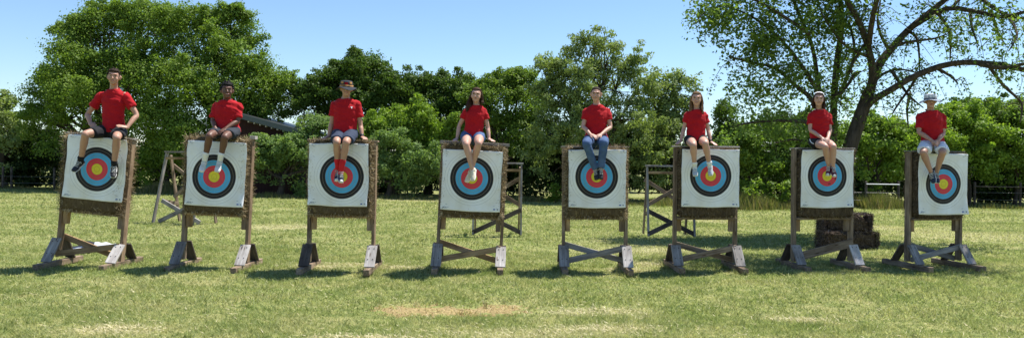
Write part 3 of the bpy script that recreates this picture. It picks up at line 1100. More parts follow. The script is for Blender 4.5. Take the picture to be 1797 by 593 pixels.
def fence(name, lab, posts, Y, rail_mat, rails, wires, group=None):
    wires = wires[:2]
    p0 = G(posts[0], Y)
    root = empty(name, p0)
    tag(root, lab, 'fence', group)
    H = 1.0
    for x in posts:
        q = G(x, Y) - p0
        tube_mesh('post', [([q - Vector((0, 0, .05)), q + Vector((0, 0, H))], [0.055, 0.05])], M['wood_dark'], root, n=8)
    for (xa, xb, z) in rails:
        a, c = G(xa, Y) - p0, G(xb, Y) - p0
        tube_mesh('rail', [([a + Vector((0, -.06, z)), c + Vector((0, -.06, z))], [0.02, 0.02])], rail_mat, root, n=8)
    a, c = G(posts[0], Y) - p0, G(posts[-1], Y) - p0
    for z in wires:
        tube_mesh('wire', [([a + Vector((0, -.06, z)), c + Vector((0, -.06, z))], [0.005, 0.005])], M['wire'], root, n=4)


fence('pipe_fence', 'wire fence with a white pipe rail between the seventh and eighth stands', [1377, 1448, 1519, 1576], 30.8, M['whitepipe'], [(1519, 1576, .93)], [.3, .6])
fence('pipe_fence', 'dark shaded wire fence to the right of the eighth stand', [1710, 1790, 1880], 32.8, M['wood_dark'], [(1710, 1880, .85)], [.3, .6])
fence('post_fence', 'weathered wire fence in the shade at far left', [-60, 5, 20, 95], 36.6, M['wire'], [], [.3, .6, .9])

# ------------------------------------------------------------------ archery stands
m, nt, b = new_mat('hay', 0.95, 0.08)
g = N(nt, "NewGeometry")
v = coords(nt, "Object", (35, 35, 9))
n_ = noise(nt, v, 1.2, 5, 0.7)
n2 = noise(nt, coords(nt, "Object"), 3.0, 3)
c = ramp(nt, n_, [(0.3, (0.06, 0.042, 0.022)), (0.55, (0.15, 0.11, 0.058)), (0.75, (0.30, 0.23, 0.13))])
c = mixc(nt, ramp(nt, n2, [(0.35, 0.0), (0.65, 0.6)]), c, (0.12, 0.085, 0.05))
link(nt, c, b.inputs["Base Color"])
bump(nt, b, n_, 1.0, 0.03)
M['hay'] = m
M['straw'] = islandmat('straw', [(0.0, (0.07, 0.05, 0.028)), (0.35, (0.16, 0.115, 0.06)), (0.7, (0.42, 0.32, 0.18)), (1.0, (0.74, 0.61, 0.39))])
M['hay_old'] = islandmat('hay_old', [(0.0, (0.035, 0.025, 0.02)), (0.6, (0.12, 0.085, 0.065)), (1.0, (0.42, 0.34, 0.30))])


def bale_mesh(name, w_, d_, h_, straws, seed, slen=0.07, amp=0.018, front=0.3, rnd_=0.07):
    """lumpy straw block centred on origin in x,y and standing on z=0, with loose straws"""
    bm = bmesh.new()
    bmesh.ops.create_cube(bm, size=1)
    bmesh.ops.subdivide_edges(bm, edges=bm.edges[:], cuts=15, use_grid_fill=True)
    for v in bm.verts:
        c = v.co
        # round the edges a little
        p = Vector((c.x * 2, c.y * 2, c.z * 2))
        rr = [abs(q) for q in p]
        k = 1 - rnd_ * max(0, sorted(rr)[1] - 0.75 + (rnd_ - .07)) / 0.25
        q = Vector((c.x * w_ * k, c.y * d_ * k, c.z * h_ * k + h_ / 2))
        if rnd_ > .1:
            q.z *= 1 - .38 * abs(2 * c.x) ** 2.2
        nv = mnoise.noise(q * 7 + Vector((seed * 5, 0, 0))) + 0.6 * mnoise.noise(q * 22)
        q += Vector((c.x, c.y, c.z)).normalized() * nv * amp
        v.co = q
    me = bpy.data.meshes.new(name)
    bm.to_mesh(me)
    bm.free()
    # straws
    r = np.random.default_rng(seed)
    n = straws
    face = r.choice(5, n, p=[0.32, 0.22, 0.24, front * 0.3, 0.22 - front * 0.3])
    a, b_ = r.random(n) - 0.5, r.random(n) - 0.5
    pts = np.zeros((n, 3))
    nr = np.zeros((n, 3))
    for f, (fix, sg) in enumerate(((0, 1), (0, -1), (2, 1), (1, -1), (2, -1))):
        mk = face == f
        if fix == 0:
            pts[mk] = np.stack([np.full(mk.sum(), sg * w_ / 2), a[mk] * d_, (b_[mk] + .5) * h_], 1)
            nr[mk] = (sg, 0, 0)
        elif fix == 2:
            pts[mk] = np.stack([a[mk] * w_, b_[mk] * d_, np.full(mk.sum(), h_ if sg > 0 else 0)], 1)
            nr[mk] = (0, 0, sg)
        else:
            pts[mk] = np.stack([a[mk] * w_, np.full(mk.sum(), sg * d_ / 2), (b_[mk] + .5) * h_], 1)
            nr[mk] = (0, sg, 0)
    mk = (face == 3) & (np.abs(pts[:, 0]) < w_ * .47) & (pts[:, 2] > .10)
    pts[mk, 0] = np.sign(pts[mk, 0] + 1e-6) * w_ * (.485 + .015 * a[mk])
    pts -= nr * 0.02
    d = r.normal(size=(n, 3)) * 0.75 + nr * 0.8 + np.array([0, 0, -0.35])
    d /= np.linalg.norm(d, axis=1, keepdims=True)
    sd = np.cross(d, r.normal(size=(n, 3)))
    sd /= np.linalg.norm(sd, axis=1, keepdims=True)
    L = (slen * (0.4 + r.random(n)))[:, None]
    wd = 0.0022
    V = np.empty((n, 4, 3))
    V[:, 0] = pts - sd * wd
    V[:, 1] = pts + sd * wd
    V[:, 2] = pts + d * L + sd * wd * .6
    V[:, 3] = pts + d * L - sd * wd * .6
    V = V.reshape(-1, 3)
    v0 = [tuple(v.co) for v in me.vertices]
    f0 = [tuple(p.vertices) for p in me.polygons]
    k = len(v0)
    vs = v0 + V.tolist()
    fs = f0 + [(k + 4 * i, k + 4 * i + 1, k + 4 * i + 2, k + 4 * i + 3) for i in range(n)]
    out = bpy.data.meshes.new(name)
    out.from_pydata(vs, [], fs)
    mi = [0] * len(f0) + [1] * n
    out.polygons.foreach_set("material_index", mi)
    return out


m, nt, b = new_mat('hay_brown_shade', 0.95, 0.08)
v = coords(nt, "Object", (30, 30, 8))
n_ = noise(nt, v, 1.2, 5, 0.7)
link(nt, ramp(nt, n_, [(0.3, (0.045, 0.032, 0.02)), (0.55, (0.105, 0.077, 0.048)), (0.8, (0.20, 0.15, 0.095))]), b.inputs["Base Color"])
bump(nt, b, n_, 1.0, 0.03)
M['hay_shaded_brown'] = m  # tree shade over the right-hand bales put into a browner hay colour
M['straw_brown_shade'] = islandmat('straw_brown_shade', [(0.0, (0.05, 0.036, 0.022)), (0.5, (0.16, 0.12, 0.07)), (1.0, (0.42, 0.33, 0.20))])  # straw of the same bales, darkened for the tree shade


# target paper
RINGS = [0.064 * 1, 0.064 * 2, 0.064 * 3 + 0.0, 0.064 * 4, 0.064 * 5]


def target_material(name, soil):
    m, nt, b = new_mat(name, 0.55, 0.3)
    v = N(nt, "TexCoord").outputs["Object"]
    vm = N(nt, "VectorMath", operation='MULTIPLY')
    link(nt, v, vm.inputs[0])
    vm.inputs[1].default_value = (1, 0, 1)
    wn = N(nt, "TexNoise")
    wn.inputs["Scale"].default_value = 4
    link(nt, v, wn.inputs["Vector"])
    ln = N(nt, "VectorMath", operation='LENGTH')
    link(nt, vm.outputs[0], ln.inputs[0])
    rad = mathn(nt, 'MULTIPLY_ADD', wn.outputs["Fac"], 0.008)
    link(nt, ln.outputs["Value"], rad.node.inputs[2])
    rr = mathn(nt, 'DIVIDE', rad, 0.5)      # 0..1 over half a metre
    Y_, Rd, Bl, Bk, Wh = (0.80, 0.68, 0.05), (0.72, 0.05, 0.09), (0.085, 0.42, 0.76), (0.014, 0.014, 0.018), (0.87, 0.88, 0.90)
    q = 0.08 / 0.5
    c = ramp(nt, rr, [(0, Y_), (q * 1 + 0.008, Rd), (q * 2 + 0.008, Bl), (q * 3 + .008, Bk), (q * 4 + 0.008, Wh)], 'CONSTANT')
    # fine scoring lines every 4 cm
    fr = mathn(nt, 'FRACT', mathn(nt, 'DIVIDE', mathn(nt, 'ADD', rad, 0.0), 0.04))
    tri = mathn(nt, 'ABSOLUTE', mathn(nt, 'SUBTRACT', fr, 0.1))
    lmask = ramp(nt, tri, [(0.03, 1.0), (0.06, 0.0)])
    lim = ramp(nt, rr, [(0.84, 1.0), (0.86, 0.0)])
    lmask = mathn(nt, 'MULTIPLY', lmask, lim)
    lc = ramp(nt, rr, [(0, (0.3, 0.25, 0.03)), (q * 3, (0.32, 0.26, 0.2)), (q * 4 + .02, (0.42, 0.44, 0.46))], 'CONSTANT')
    c = mixc(nt, mathn(nt, 'MULTIPLY', lmask, 0.8), c, lc)
    # arrow holes
    vo = N(nt, "TexVoronoi")
    vo.inputs["Scale"].default_value = 26
    link(nt, v, vo.inputs["Vector"])
    sel = ramp(nt, noise(nt, v, 60, 0), [(0.5, 0.0), (0.52, 1.0)])
    holes = mathn(nt, 'MULTIPLY', ramp(nt, vo.outputs["Distance"], [(0.085, 1.0), (0.11, 0.0)]), sel)
    hm = mathn(nt, 'MULTIPLY', holes, ramp(nt, rr, [(0.35, 1.0), (0.75, 0.15)]))
    c = mixc(nt, hm, c, (0.05, 0.04, 0.03))
    # weather staining
    st = ramp(nt, noise(nt, v, 2.5, 4), [(0.4, 0.0), (0.7, soil)])
    c = mixc(nt, st, c, mixc(nt, 1.0, c, (0.80, 0.74, 0.60), 'MULTIPLY'))
    link(nt, c, b.inputs["Base Color"])
    bump(nt, b, noise(nt, v, 9, 5, 0.6), 0.35, 0.02)
    return m


M['paper'] = target_material('target_paper', 0.7)
M['ink'] = plain('print_grey', (0.12, 0.17, 0.22), 0.6)
M['inkblue'] = plain('print_blue', (0.03, 0.10, 0.38), 0.6)
M['pin'] = plain('pin', (0.2, 0.2, 0.2), 0.4, 0.5, 0.8)


def paper(i, wx, wz, cx, cz, seed, base_m, lab, curl=(0, 0, 0, 0), parent=None, name='target_face', ringoff=(0, 0)):
    nx, nz = 44, 44
    rnd = random.Random(seed)

    def disp(u, v):
        d = 0.010 * mnoise.noise(Vector((u * 3 + seed, v * 3, 0))) + 0.007 * mnoise.noise(Vector((u * 9 + seed, v * 5, 2)))
        # vertical sag folds from the pins
        d += 0.006 * math.sin(u * 11 + seed) * v * v
        for (cu, cv, a) in ((0, 0, curl[0]), (1, 0, curl[1]), (0, 1, curl[2]), (1, 1, curl[3])):
            r = math.hypot(u - cu, v - cv)
            if r < 0.35:
                d += a * (1 - r / 0.35) ** 2
        return -d

    def pos(u, v):
        ex = (0.012 * mnoise.noise(Vector((v * 4, seed, 0)))) * (2 * u - 1)
        ez = (0.014 * mnoise.noise(Vector((u * 3, seed, 7)))) * (2 * v - 1) * (1 if v < .5 else .6)
        sag = -0.012 * math.sin(math.pi * u) * (1 if v > .5 else -0.6)
        return Vector(((u - .5) * wx + ex - ringoff[0], disp(u, v), (.5 - v) * wz + ez + sag - ringoff[1]))
    vs, fs = [], []
    for j in range(nz + 1):
        for k in range(nx + 1):
            vs.append(tuple(pos(k / nx, j / nz)))
    for j in range(nz):
        for k in range(nx):
            a = j * (nx + 1) + k
            fs.append((a, a + nx + 1, a + nx + 2, a + 1))
    me = bpy.data.meshes.new(name)
    me.from_pydata(vs, [], fs)
    o = link_mesh(name, me, M['paper'], None, True)
    sm = o.modifiers.new("thickness", 'SOLIDIFY')
    sm.thickness = 0.003
    sm.offset = 0
    o.matrix_world = base_m @ Matrix.Translation((cx + ringoff[0], 0, cz + ringoff[1]))
    tag(o, lab, 'archery target', 'target faces pinned to the bales')

    # printed marks in the lower corners, following the sheet
    def mark(nm, cells, mat):
        vv, ff = [], []
        for (u0, v0, u1, v1) in cells:
            b_ = len(vv)
            for (u, v) in ((u0, v0), (u0, v1), (u1, v1), (u1, v0)):
                vv.append(tuple(pos(u, v) + Vector((0, -0.0045, 0))))
            ff.append((b_, b_ + 1, b_ + 2, b_ + 3))
        me2 = bpy.data.meshes.new(nm)
        me2.from_pydata(vv, [], ff)
        link_mesh(nm, me2, mat, o)
    u, v = 0.045, 0.945
    cells = []
    # block letters N F A followed by a swash, and a fine line of print under them
    def letter(ox, strokes):
        for (a, b2, c2, d2) in strokes:
            cells.append((ox + a * 0.016, v + b2 * 0.018, ox + c2 * 0.016, v + d2 * 0.018))
    letter(u, [(0, 0, .25, 1), (.75, 0, 1, 1), (.25, .1, .5, .55), (.5, .45, .75, .9)])
    letter(u + .02, [(0, 0, .25, 1), (.25, 0, 1, .22), (.25, .42, .8, .62)])
    letter(u + .04, [(0, .1, .25, 1), (.75, .1, 1, 1), (.1, 0, .9, .2), (.25, .5, .75, .68)])
    for q in range(9):
        cells.append((u + .062 + q * 0.0035, v + .014 - q * .0018, u + .0655 + q * .0035, v + .018 - q * .0018))
    for q in range(7):
        cells.append((u + 0.008 + q * .0085, v + .024, u + .0145 + q * .0085, v + .028))
    mark('printed_mark', cells, M['ink'])
    mark('printed_mark', [(.885, .945, .92, .963)], M['inkblue'])
    mark('printed_mark', [(.945, .945, .965, .962)], M['ink'])
    for cc in ((.08, .90, .115, .904), (.88, .90, .91, .904), (.06, .045, .10, .049), (.89, .045, .93, .049)):
        mark('printed_mark', [cc], M['ink'])
    # pins in the corners
    for (pu, pv) in ((.05, .03), (.95, .03), (.04, .97), (.96, .96)):
        p = pos(pu, pv)
        s = Shell().ball(p + Vector((0, -.006, 0)), (.006, .004, .006), n=8)
        link_mesh('pin', s.mesh('pin'), M['pin'], o, True)
    return o


WHO = ['boy in black shorts with hands on thighs', 'dark haired boy in white socks', 'boy in the dark bucket hat', 'dark haired girl in denim shorts',
       'woman in blue jeans', 'long haired girl in grey sneakers', 'girl with the white headband', 'boy in the white bucket hat']
ORD = ['first', 'second', 'third', 'fourth', 'fifth', 'sixth', 'seventh', 'eighth']
# base px x, depth (of the bale front), target centre px, lean deg, rot deg, height, paper w, h, options
ST = [
    dict(xb=157, d=11.45, tc=(171, 297), lean=4.9, rot=-1.5, H=1.90, pw=.89, ph=.91, brace='X', top='thin', face=(166, 296), curl=(0, .05, .02, .03), post='wood_weathered', br='wood_tan', g=('wood_grey', 'wood_pale')),
    dict(xb=377, d=11.4, tc=(376, 310), lean=1.9, rot=-1, H=1.90, pw=.87, ph=.93, brace='', top='', face=(379, 305), curl=(0, .02, .02, .08), post='wood_weathered', br='wood_tan', g=('wood_grey', 'wood_pale')),
    dict(xb=598, d=11.4, tc=(600, 310), lean=.5, rot=0, H=1.87, pw=.87, ph=.90, brace='', top='dark', face=(594, 307), curl=(0, .02, .02, .07), post='wood_weathered', br='wood_tan', g=('wood_dark', 'wood_pale')),
    dict(xb=822, d=11.6, tc=(828, 313), lean=2.2, rot=1, H=1.85, pw=.88, ph=.89, brace='X', top='thick', face=(828, 317), curl=(0, .02, .0, .0), post='wood_weathered', br='wood_tan', g=('wood_grey', 'wood_pale')),
    dict(xb=1043, d=11.75, tc=(1047, 310.5), lean=-.5, rot=0, H=1.84, pw=.86, ph=.86, brace='X', top='thin', face=(1048, 314), curl=(.01, .01, .0, .0), post='wood_weathered', br='wood_grey', g=('wood_grey', 'wood_pale')),
    dict(xb=1236, d=12.05, tc=(1247, 308.5), lean=-.3, rot=1.5, H=1.87, pw=.88, ph=.88, brace='X', top='pale', face=(1246, 311), curl=(.01, .01, .0, .01), post='wood_weathered', br='wood_weathered', g=('wood_grey', 'wood_grey')),
    dict(xb=1442, d=12.4, tc=(1451, 309), lean=-.7, rot=5, H=1.88, pw=.86, ph=.90, brace='/', top='thin', face=(1451, 313), curl=(.05, .02, .0, .02), post='wood_weathered', br='wood_weathered', g=('wood_grey', 'wood_pale')),
    dict(xb=1637, d=12.65, tc=(1655, 323), lean=-.3, rot=11, H=1.86, pw=.90, ph=.97, brace='X', top='thin', face=(1652, 318), curl=(.04, .01, .02, .05), post='wood_weathered', br='wood_grey', g=('wood_grey', 'wood_grey')),
]
TOPW = {}
M['nail'] = plain('nail', (0.05, 0.045, 0.04), 0.5, 0.5, 0.6)


def station(i, s):
    rz = R(s['rot'])
    Yb = s['d'] + 0.20
    base = G(s['xb'], Yb)
    mt = Matrix.Translation(base) @ Matrix.Rotation(rz, 4, 'Z') @ Matrix.Rotation(R(s['lean']), 4, 'Y')
    s['m'] = mt
    s['Yb'] = Yb
    root = empty('archery_stand', mat=Matrix.Translation(base) @ Matrix.Rotation(rz, 4, 'Z'))
    note = {'X': 'with crossed lower braces', '': 'without lower braces', '/': 'with one slanting lower brace'}[s['brace']]
    tag(root, 'wooden frame %s under the %s' % (note, WHO[i]), 'archery stand', 'wooden archery stands in a row')
    ln = Matrix.Rotation(R(s['lean']), 4, 'Y')
    T = lambda x, y, z: ln @ Vector((x, y, z))
    H = s['H'] = s['H'] + 0.03
    hw = 0.475
    pm = M[s['post']]
    for sgn in (-1, 1):
        x = sgn * hw
        beam('post', T(x, 0, 0.10), T(x, 0, H - 0.02), 0.046, 0.115, M['wood_warm'] if (sgn > 0 and i < 4) or (sgn < 0 and i == 0) else pm, root, up=(0, 1, 0))
        # short inner cleat that carries the bale
        beam('cleat', T(x - sgn * 0.062, 0.01, 0.58), T(x - sgn * 0.062, 0.01, 0.80), 0.072, 0.085, M['wood_tan' if sgn < 0 else 'wood_weathered'], root, up=(0, 1, 0))
        # foot on the ground, running front to back
        fx = T(x, 0, 0.05).x
        fm = M['wood_weathered'] if sgn < 0 else M['wood_tan']
        beam('foot', (fx, -0.55, 0.028), (fx, 0.58, 0.028), 0.085, 0.085, M['wood_weathered'], root)
        # slanting gusset boards front and back
        gm = M[s['g'][0 if sgn < 0 else 1]]  # most left gussets darker, right ones paler: bale shade put into the wood
        beam('gusset', (fx, -0.31, 0.075), T(x, -0.080, 0.365), 0.15, 0.028, gm, root, up=(0, -1, 0.3))
        for bz in (.35, .85):
            pc_ = Vector((fx, -0.31, 0.075)).lerp(T(x, -0.080, 0.365), bz) + Vector((0, -.016, .010))
            for bx in (-.035, .035):
                sb = Shell().ball(pc_ + Vector((bx, 0, 0)), (.007, .005, .007), n=8)
                link_mesh('nail_head', sb.mesh('nail_head'), M['nail'], root, True)
        beam('gusset', (fx, 0.31, 0.075), T(x, 0.080, 0.365), 0.15, 0.028, M['wood_dark'], root, up=(0, 1, 0.3))
    if s['brace'] == 'X':
        beam('brace', T(-hw - 0.0, -0.082, 0.13), T(hw, -0.082, 0.34), 0.085, 0.036, M[s['br']], root, up=(0, 1, 0))
        beam('brace', T(-hw, 0.082, 0.38), T(hw, 0.082, 0.12), 0.085, 0.036, M[s['br']], root, up=(0, 1, 0))
    elif s['brace'] == '/':
        beam('brace', T(-hw, -0.08, 0.17), T(hw, -0.08, 0.40), 0.13, 0.036, M[s['br']], root, up=(0, 1, 0))
    beam('crossbar', T(-hw + .02, 0, 0.785), T(hw - .02, 0, 0.785), 0.20, 0.035, M['wood_tan' if i in (1, 2) else 'wood_weathered'], root)
    if s['top']:
        th = {'thin': .018, 'thick': .045, 'pale': .022, 'dark': .025}[s['top']]
        mm = {'thin': 'wood_grey', 'thick': 'wood_grey', 'pale': 'wood_pale', 'dark': 'wood_weathered'}[s['top']]
        beam('top_board', T(-hw - .045, -0.0, H - .015 + th / 2), T(hw + .045, 0.0, H - .015 + th / 2), 0.13, th, M[mm], root)
    else:
        beam('top_block', T(hw - .02, 0, H + .01), T(hw + .06, 0, H + .01), 0.12, 0.05, M['wood_pale'], root)
    # bale
    h_ = H - 0.02 - 0.805
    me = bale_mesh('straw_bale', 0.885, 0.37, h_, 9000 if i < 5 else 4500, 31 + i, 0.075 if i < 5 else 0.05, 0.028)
    o = link_mesh('straw_bale', me, [M['hay'] if i < 5 else M['hay_shaded_brown'], M['straw'] if i < 5 else M['straw_brown_shade']], None)
    o.matrix_world = mt @ Matrix.Translation((0.0, 0.0, 0.803))
    tag(o, 'shaggy straw bale under the %s' % WHO[i], 'straw bale', 'straw bales in the archery stands')
    # tuft ridges of loose straw along the right side, like the photo
    # paper
    pt = P(s['tc'][0] if i not in (0,) else 171, s['tc'][1], s['d'] - 0.0)
    inv = mt.inverted()
    q = inv @ pt
    cface = inv @ P(*{0: (171, 297), 1: (376, 310), 2: (600, 310), 3: (828, 313), 4: (1047, 310.5), 5: (1247, 308.5), 6: (1451, 309), 7: (1655, 323)}[i], s['d'])
    # sheet centre
    shc = {0: (168.5, 295.5), 1: (379.5, 305), 2: (594, 306.5), 3: (827.5, 317), 4: (1048, 313.5), 5: (1246.5, 312.5), 6: (1451, 313.5), 7: (1654, 323)}[i]
    csheet = inv @ P(*shc, s['d'])
    mp = mt @ Matrix.Translation((0, -0.208, 0))
    paper(i, s['pw'], s['ph'], csheet.x, csheet.z, 3.7 * i + 1, mp,
          'ringed target behind the %s' % WHO[i], s['curl'], ringoff=(cface.x - csheet.x, cface.z - csheet.z))


for i, s in enumerate(ST):
    station(i, s)


# ---- bare rear frames
def bare_frame(lab, xc, Y, rot, H=1.58, wd=1.04, lean=0.0):
    base = G(xc, Y)
    root = empty('bare_frame', mat=Matrix.Translation(base) @ Matrix.Rotation(R(rot), 4, 'Z'))
    tag(root, lab, 'wooden frame', 'bare wooden frames standing behind the row')
    h = wd / 2
    g, t, d = M['wood_grey'], M['wood_weathered'], M['wood_dark' if xc > 400 else 'wood_grey']
    for sg in (-1, 1):
        beam('leg', (sg * h - lean, -.30, 0), (sg * h, -0.04, H), .038, .085, g, root, up=(0, 1, 0))
        beam('leg', (sg * (h - .03), .42, 0), (sg * (h - .03), 0.06, H - .06), .038, .085, t, root, up=(0, 1, 0))
        beam('side_brace', (sg * (h - .045), -.22, .55), (sg * (h - .045), .34, .45), .03, .085, t, root)
    beam('rail', (-h - .04, -.05, H + .02), (h + .04, -.05, H + .02), .09, .04, g, root)
    beam('rail', (-h, -.085, H - .13), (h, -.085, H - .13), .036, .06, M['wood_tan'], root)
    beam('brace', (-h, .19, H - .30), (h, .27, .62), .085, .034, t, root, up=(0, 1, 0))
    beam('brace', (h, .15, H - .30), (-h, .23, .62), .085, .034, t, root, up=(0, 1, 0))
    beam('brace', (-h - .01, -.315, .05), (h, -.25, .56), .10, .036, d, root, up=(0, 1, 0))
    beam('brace', (h + .01, -.27, .05), (-h, -.22, .56), .10, .036, d, root, up=(0, 1, 0))


bare_frame('bare grey wooden frame partly hidden by the second stand', 328, 19.2, -14, 1.72, 1.1, .18)
bare_frame('bare wooden frame partly hidden by the fourth stand', 872, 17.6, 1, 1.56, 1.06)
bare_frame('bare wooden frame partly hidden by the sixth stand', 1173, 17.8, 2, 1.55, 1.04)


# ---- old bales behind the seventh stand
def old_bale(lab, x, Y, z, w_, d_, h_, rot, seed, n=9000):
    b0 = G(x, Y)
    me = bale_mesh('straw_bale', w_, d_, h_, n, seed, 0.05, 0.035, front=0.34, rnd_=0.10 if seed == 71 else 0.16)
    o = link_mesh('straw_bale', me, [M['hay_oldbody'], M['hay_old']], None)
    o.matrix_world = Matrix.Translation((b0.x, Y, z)) @ Matrix.Rotation(R(rot), 4, 'Z')
    tag(o, lab, 'straw bale')


m, nt, b = new_mat('hay_oldbody', 0.95, 0.08)
v = coords(nt, "Object", (30, 30, 16))
n_ = noise(nt, v, 1.0, 5, 0.75)
link(nt, ramp(nt, n_, [(0.35, (0.03, 0.022, 0.018)), (0.6, (0.13, 0.095, 0.07)), (0.8, (0.36, 0.29, 0.25))]), b.inputs["Base Color"])
bump(nt, b, n_, 1.0, 0.05)
M['hay_oldbody'] = m
old_bale('rotting dark brown straw bale on the ground behind the seventh stand', 1485, 15.6, -0.02, 1.08, 0.50, 0.36, 6, 71)
old_bale('rounded weathered grey brown straw bale lying on top of another behind the seventh stand', 1480, 15.65, 0.33, 0.94, 0.46, 0.36, -5, 72, 14000)


# ---- fallen target sheet behind the first stand
def fallen():
    c = gp(170, 441)
    n_ = 16
    vs, fs = [], []
    for j in range(n_ + 1):
        for k in range(n_ + 1):
            u, v = k / n_ - .5, j / n_ - .5
            z = 0.055 + 0.05 * mnoise.noise(Vector((u * 4, v * 4, 3))) + max(0, v) * 0.16 + 0.03 * abs(u)
            vs.append((u * 0.66, v * 0.60, z * .8))
    for j in range(n_):
        for k in range(n_):
            a = j * (n_ + 1) + k
            fs.append((a, a + 1, a + n_ + 2, a + n_ + 1))
    me = bpy.data.meshes.new('fallen_target')
    me.from_pydata(vs, [], fs)
    o = link_mesh('fallen_target', me, M['fallen'], None, True)
    o.modifiers.new("thickness", 'SOLIDIFY').thickness = 0.006
    o.matrix_world = Matrix.Translation((c[0] - .22, c[1] + .10, 0)) @ Matrix.Rotation(R(-24), 4, 'Z')
    tag(o, 'old torn target sheet lying on the grass behind the first stand', 'target sheet')


m, nt, b = new_mat('fallen_sheet', 0.6, 0.3)
v = N(nt, "TexCoord").outputs["Object"]
ad = N(nt, "VectorMath", operation='ADD')
link(nt, v, ad.inputs[0])
ad.inputs[1].default_value = (0.50, 0.1, 0)
ml = N(nt, "VectorMath", operation='MULTIPLY')
link(nt, ad.outputs[0], ml.inputs[0])
ml.inputs[1].default_value = (1, 1, 0)
ln_ = N(nt, "VectorMath", operation='LENGTH')
link(nt, ml.outputs[0], ln_.inputs[0])
link(nt, ramp(nt, ln_.outputs["Value"], [(0, (0.02, 0.02, 0.025)), (0.32, (0.03, 0.08, 0.16)), (0.36, (0.015, 0.015, 0.02)), (0.50, (0.46, 0.47, 0.48))], 'CONSTANT'), b.inputs["Base Color"])  # white lowered to grey, the brace shadow put into the sheet colour
M['fallen'] = m
fallen()

#PEOPLE#
# ------------------------------------------------------------------ people
from mathutils.bvhtree import BVHTree

M['shirt'] = cloth('shirt_red', (0.40, 0.008, 0.014), 0.85, 0.12)
M['collar'] = cloth('shirt_collar', (0.31, 0.006, 0.012), 0.85, 0.1)
M['black_cloth'] = cloth('black_cloth', (0.014, 0.014, 0.017), 0.8)
M['navy_cloth'] = cloth('navy_cloth', (0.030, 0.042, 0.075), 0.8)
M['white_cloth'] = cloth('white_cloth', (0.72, 0.73, 0.75), 0.8, 0.06)
M['patterned_cloth'] = cloth('dark_patterned_cloth', (0.03, 0.035, 0.045), 0.85)
m, nt, b = new_mat('denim', 0.85, 0.2)
v = coords(nt, "Object")
f = mixc(nt, noise(nt, v, 12, 4), (0.030, 0.055, 0.13), (0.10, 0.17, 0.32))
link(nt, f, b.inputs["Base Color"])
bump(nt, b, noise(nt, v, 500, 2), 0.3, 0.002)
M['denim'] = m
M['hat_dark'] = cloth('hat_dark', (0.10, 0.115, 0.15))
M['hat_grey'] = cloth('hat_grey', (0.30, 0.33, 0.38))
M['sock_red'] = cloth('sock_red', (0.55, 0.02, 0.03))
M['sock_white'] = cloth('sock_white', (0.75, 0.75, 0.76), var=0.05)
M['shoe_black'] = plain('shoe_black', (0.018, 0.018, 0.02), 0.5, 0.4)
M['shoe_navy'] = plain('shoe_navy', (0.02, 0.03, 0.06), 0.6, 0.3)
M['shoe_white'] = plain('shoe_white', (0.62, 0.63, 0.65), 0.5, 0.4)
M['shoe_cream'] = plain('shoe_cream', (0.68, 0.62, 0.48), 0.6, 0.3)
M['shoe_grey'] = plain('shoe_grey', (0.42, 0.47, 0.52), 0.5, 0.4)
M['shoe_maroon'] = plain('shoe_maroon', (0.10, 0.02, 0.035), 0.6, 0.3)
M['sole_white'] = plain('sole_white', (0.70, 0.70, 0.68), 0.6, 0.3)
M['sole_dark'] = plain('sole_dark', (0.05, 0.05, 0.05), 0.6, 0.3)
M['eye_white'] = plain('eye_white', (0.30, 0.27, 0.25), 0.5, 0.2)
M['eye_dark'] = plain('eye_dark', (0.02, 0.014, 0.01), 0.2, 0.6)
M['lips'] = plain('lips', (0.34, 0.10, 0.09), 0.5, 0.4)
M['teeth'] = plain('teeth', (0.75, 0.72, 0.66), 0.3, 0.5)
M['band_dark'] = plain('band_dark', (0.03, 0.02, 0.025), 0.5, 0.3)
M['tan_cloth'] = cloth('tan_cloth', (0.42, 0.22, 0.08))
M['skin_fair'] = skin('skin_fair', (0.54, 0.325, 0.245))
M['skin_light'] = skin('skin_light', (0.46, 0.265, 0.185))
M['skin_brown'] = skin('skin_brown', (0.15, 0.075, 0.05))
M['hair_dark'] = hairmat('hair_dark', (0.012, 0.008, 0.006), (0.045, 0.028, 0.018))
M['hair_black'] = hairmat('hair_black', (0.006, 0.006, 0.006), (0.018, 0.016, 0.016))
M['hair_brown'] = hairmat('hair_brown', (0.022, 0.011, 0.007), (0.075, 0.038, 0.022))
M['hair_lightbrown'] = hairmat('hair_lightbrown', (0.07, 0.038, 0.02), (0.24, 0.14, 0.075))


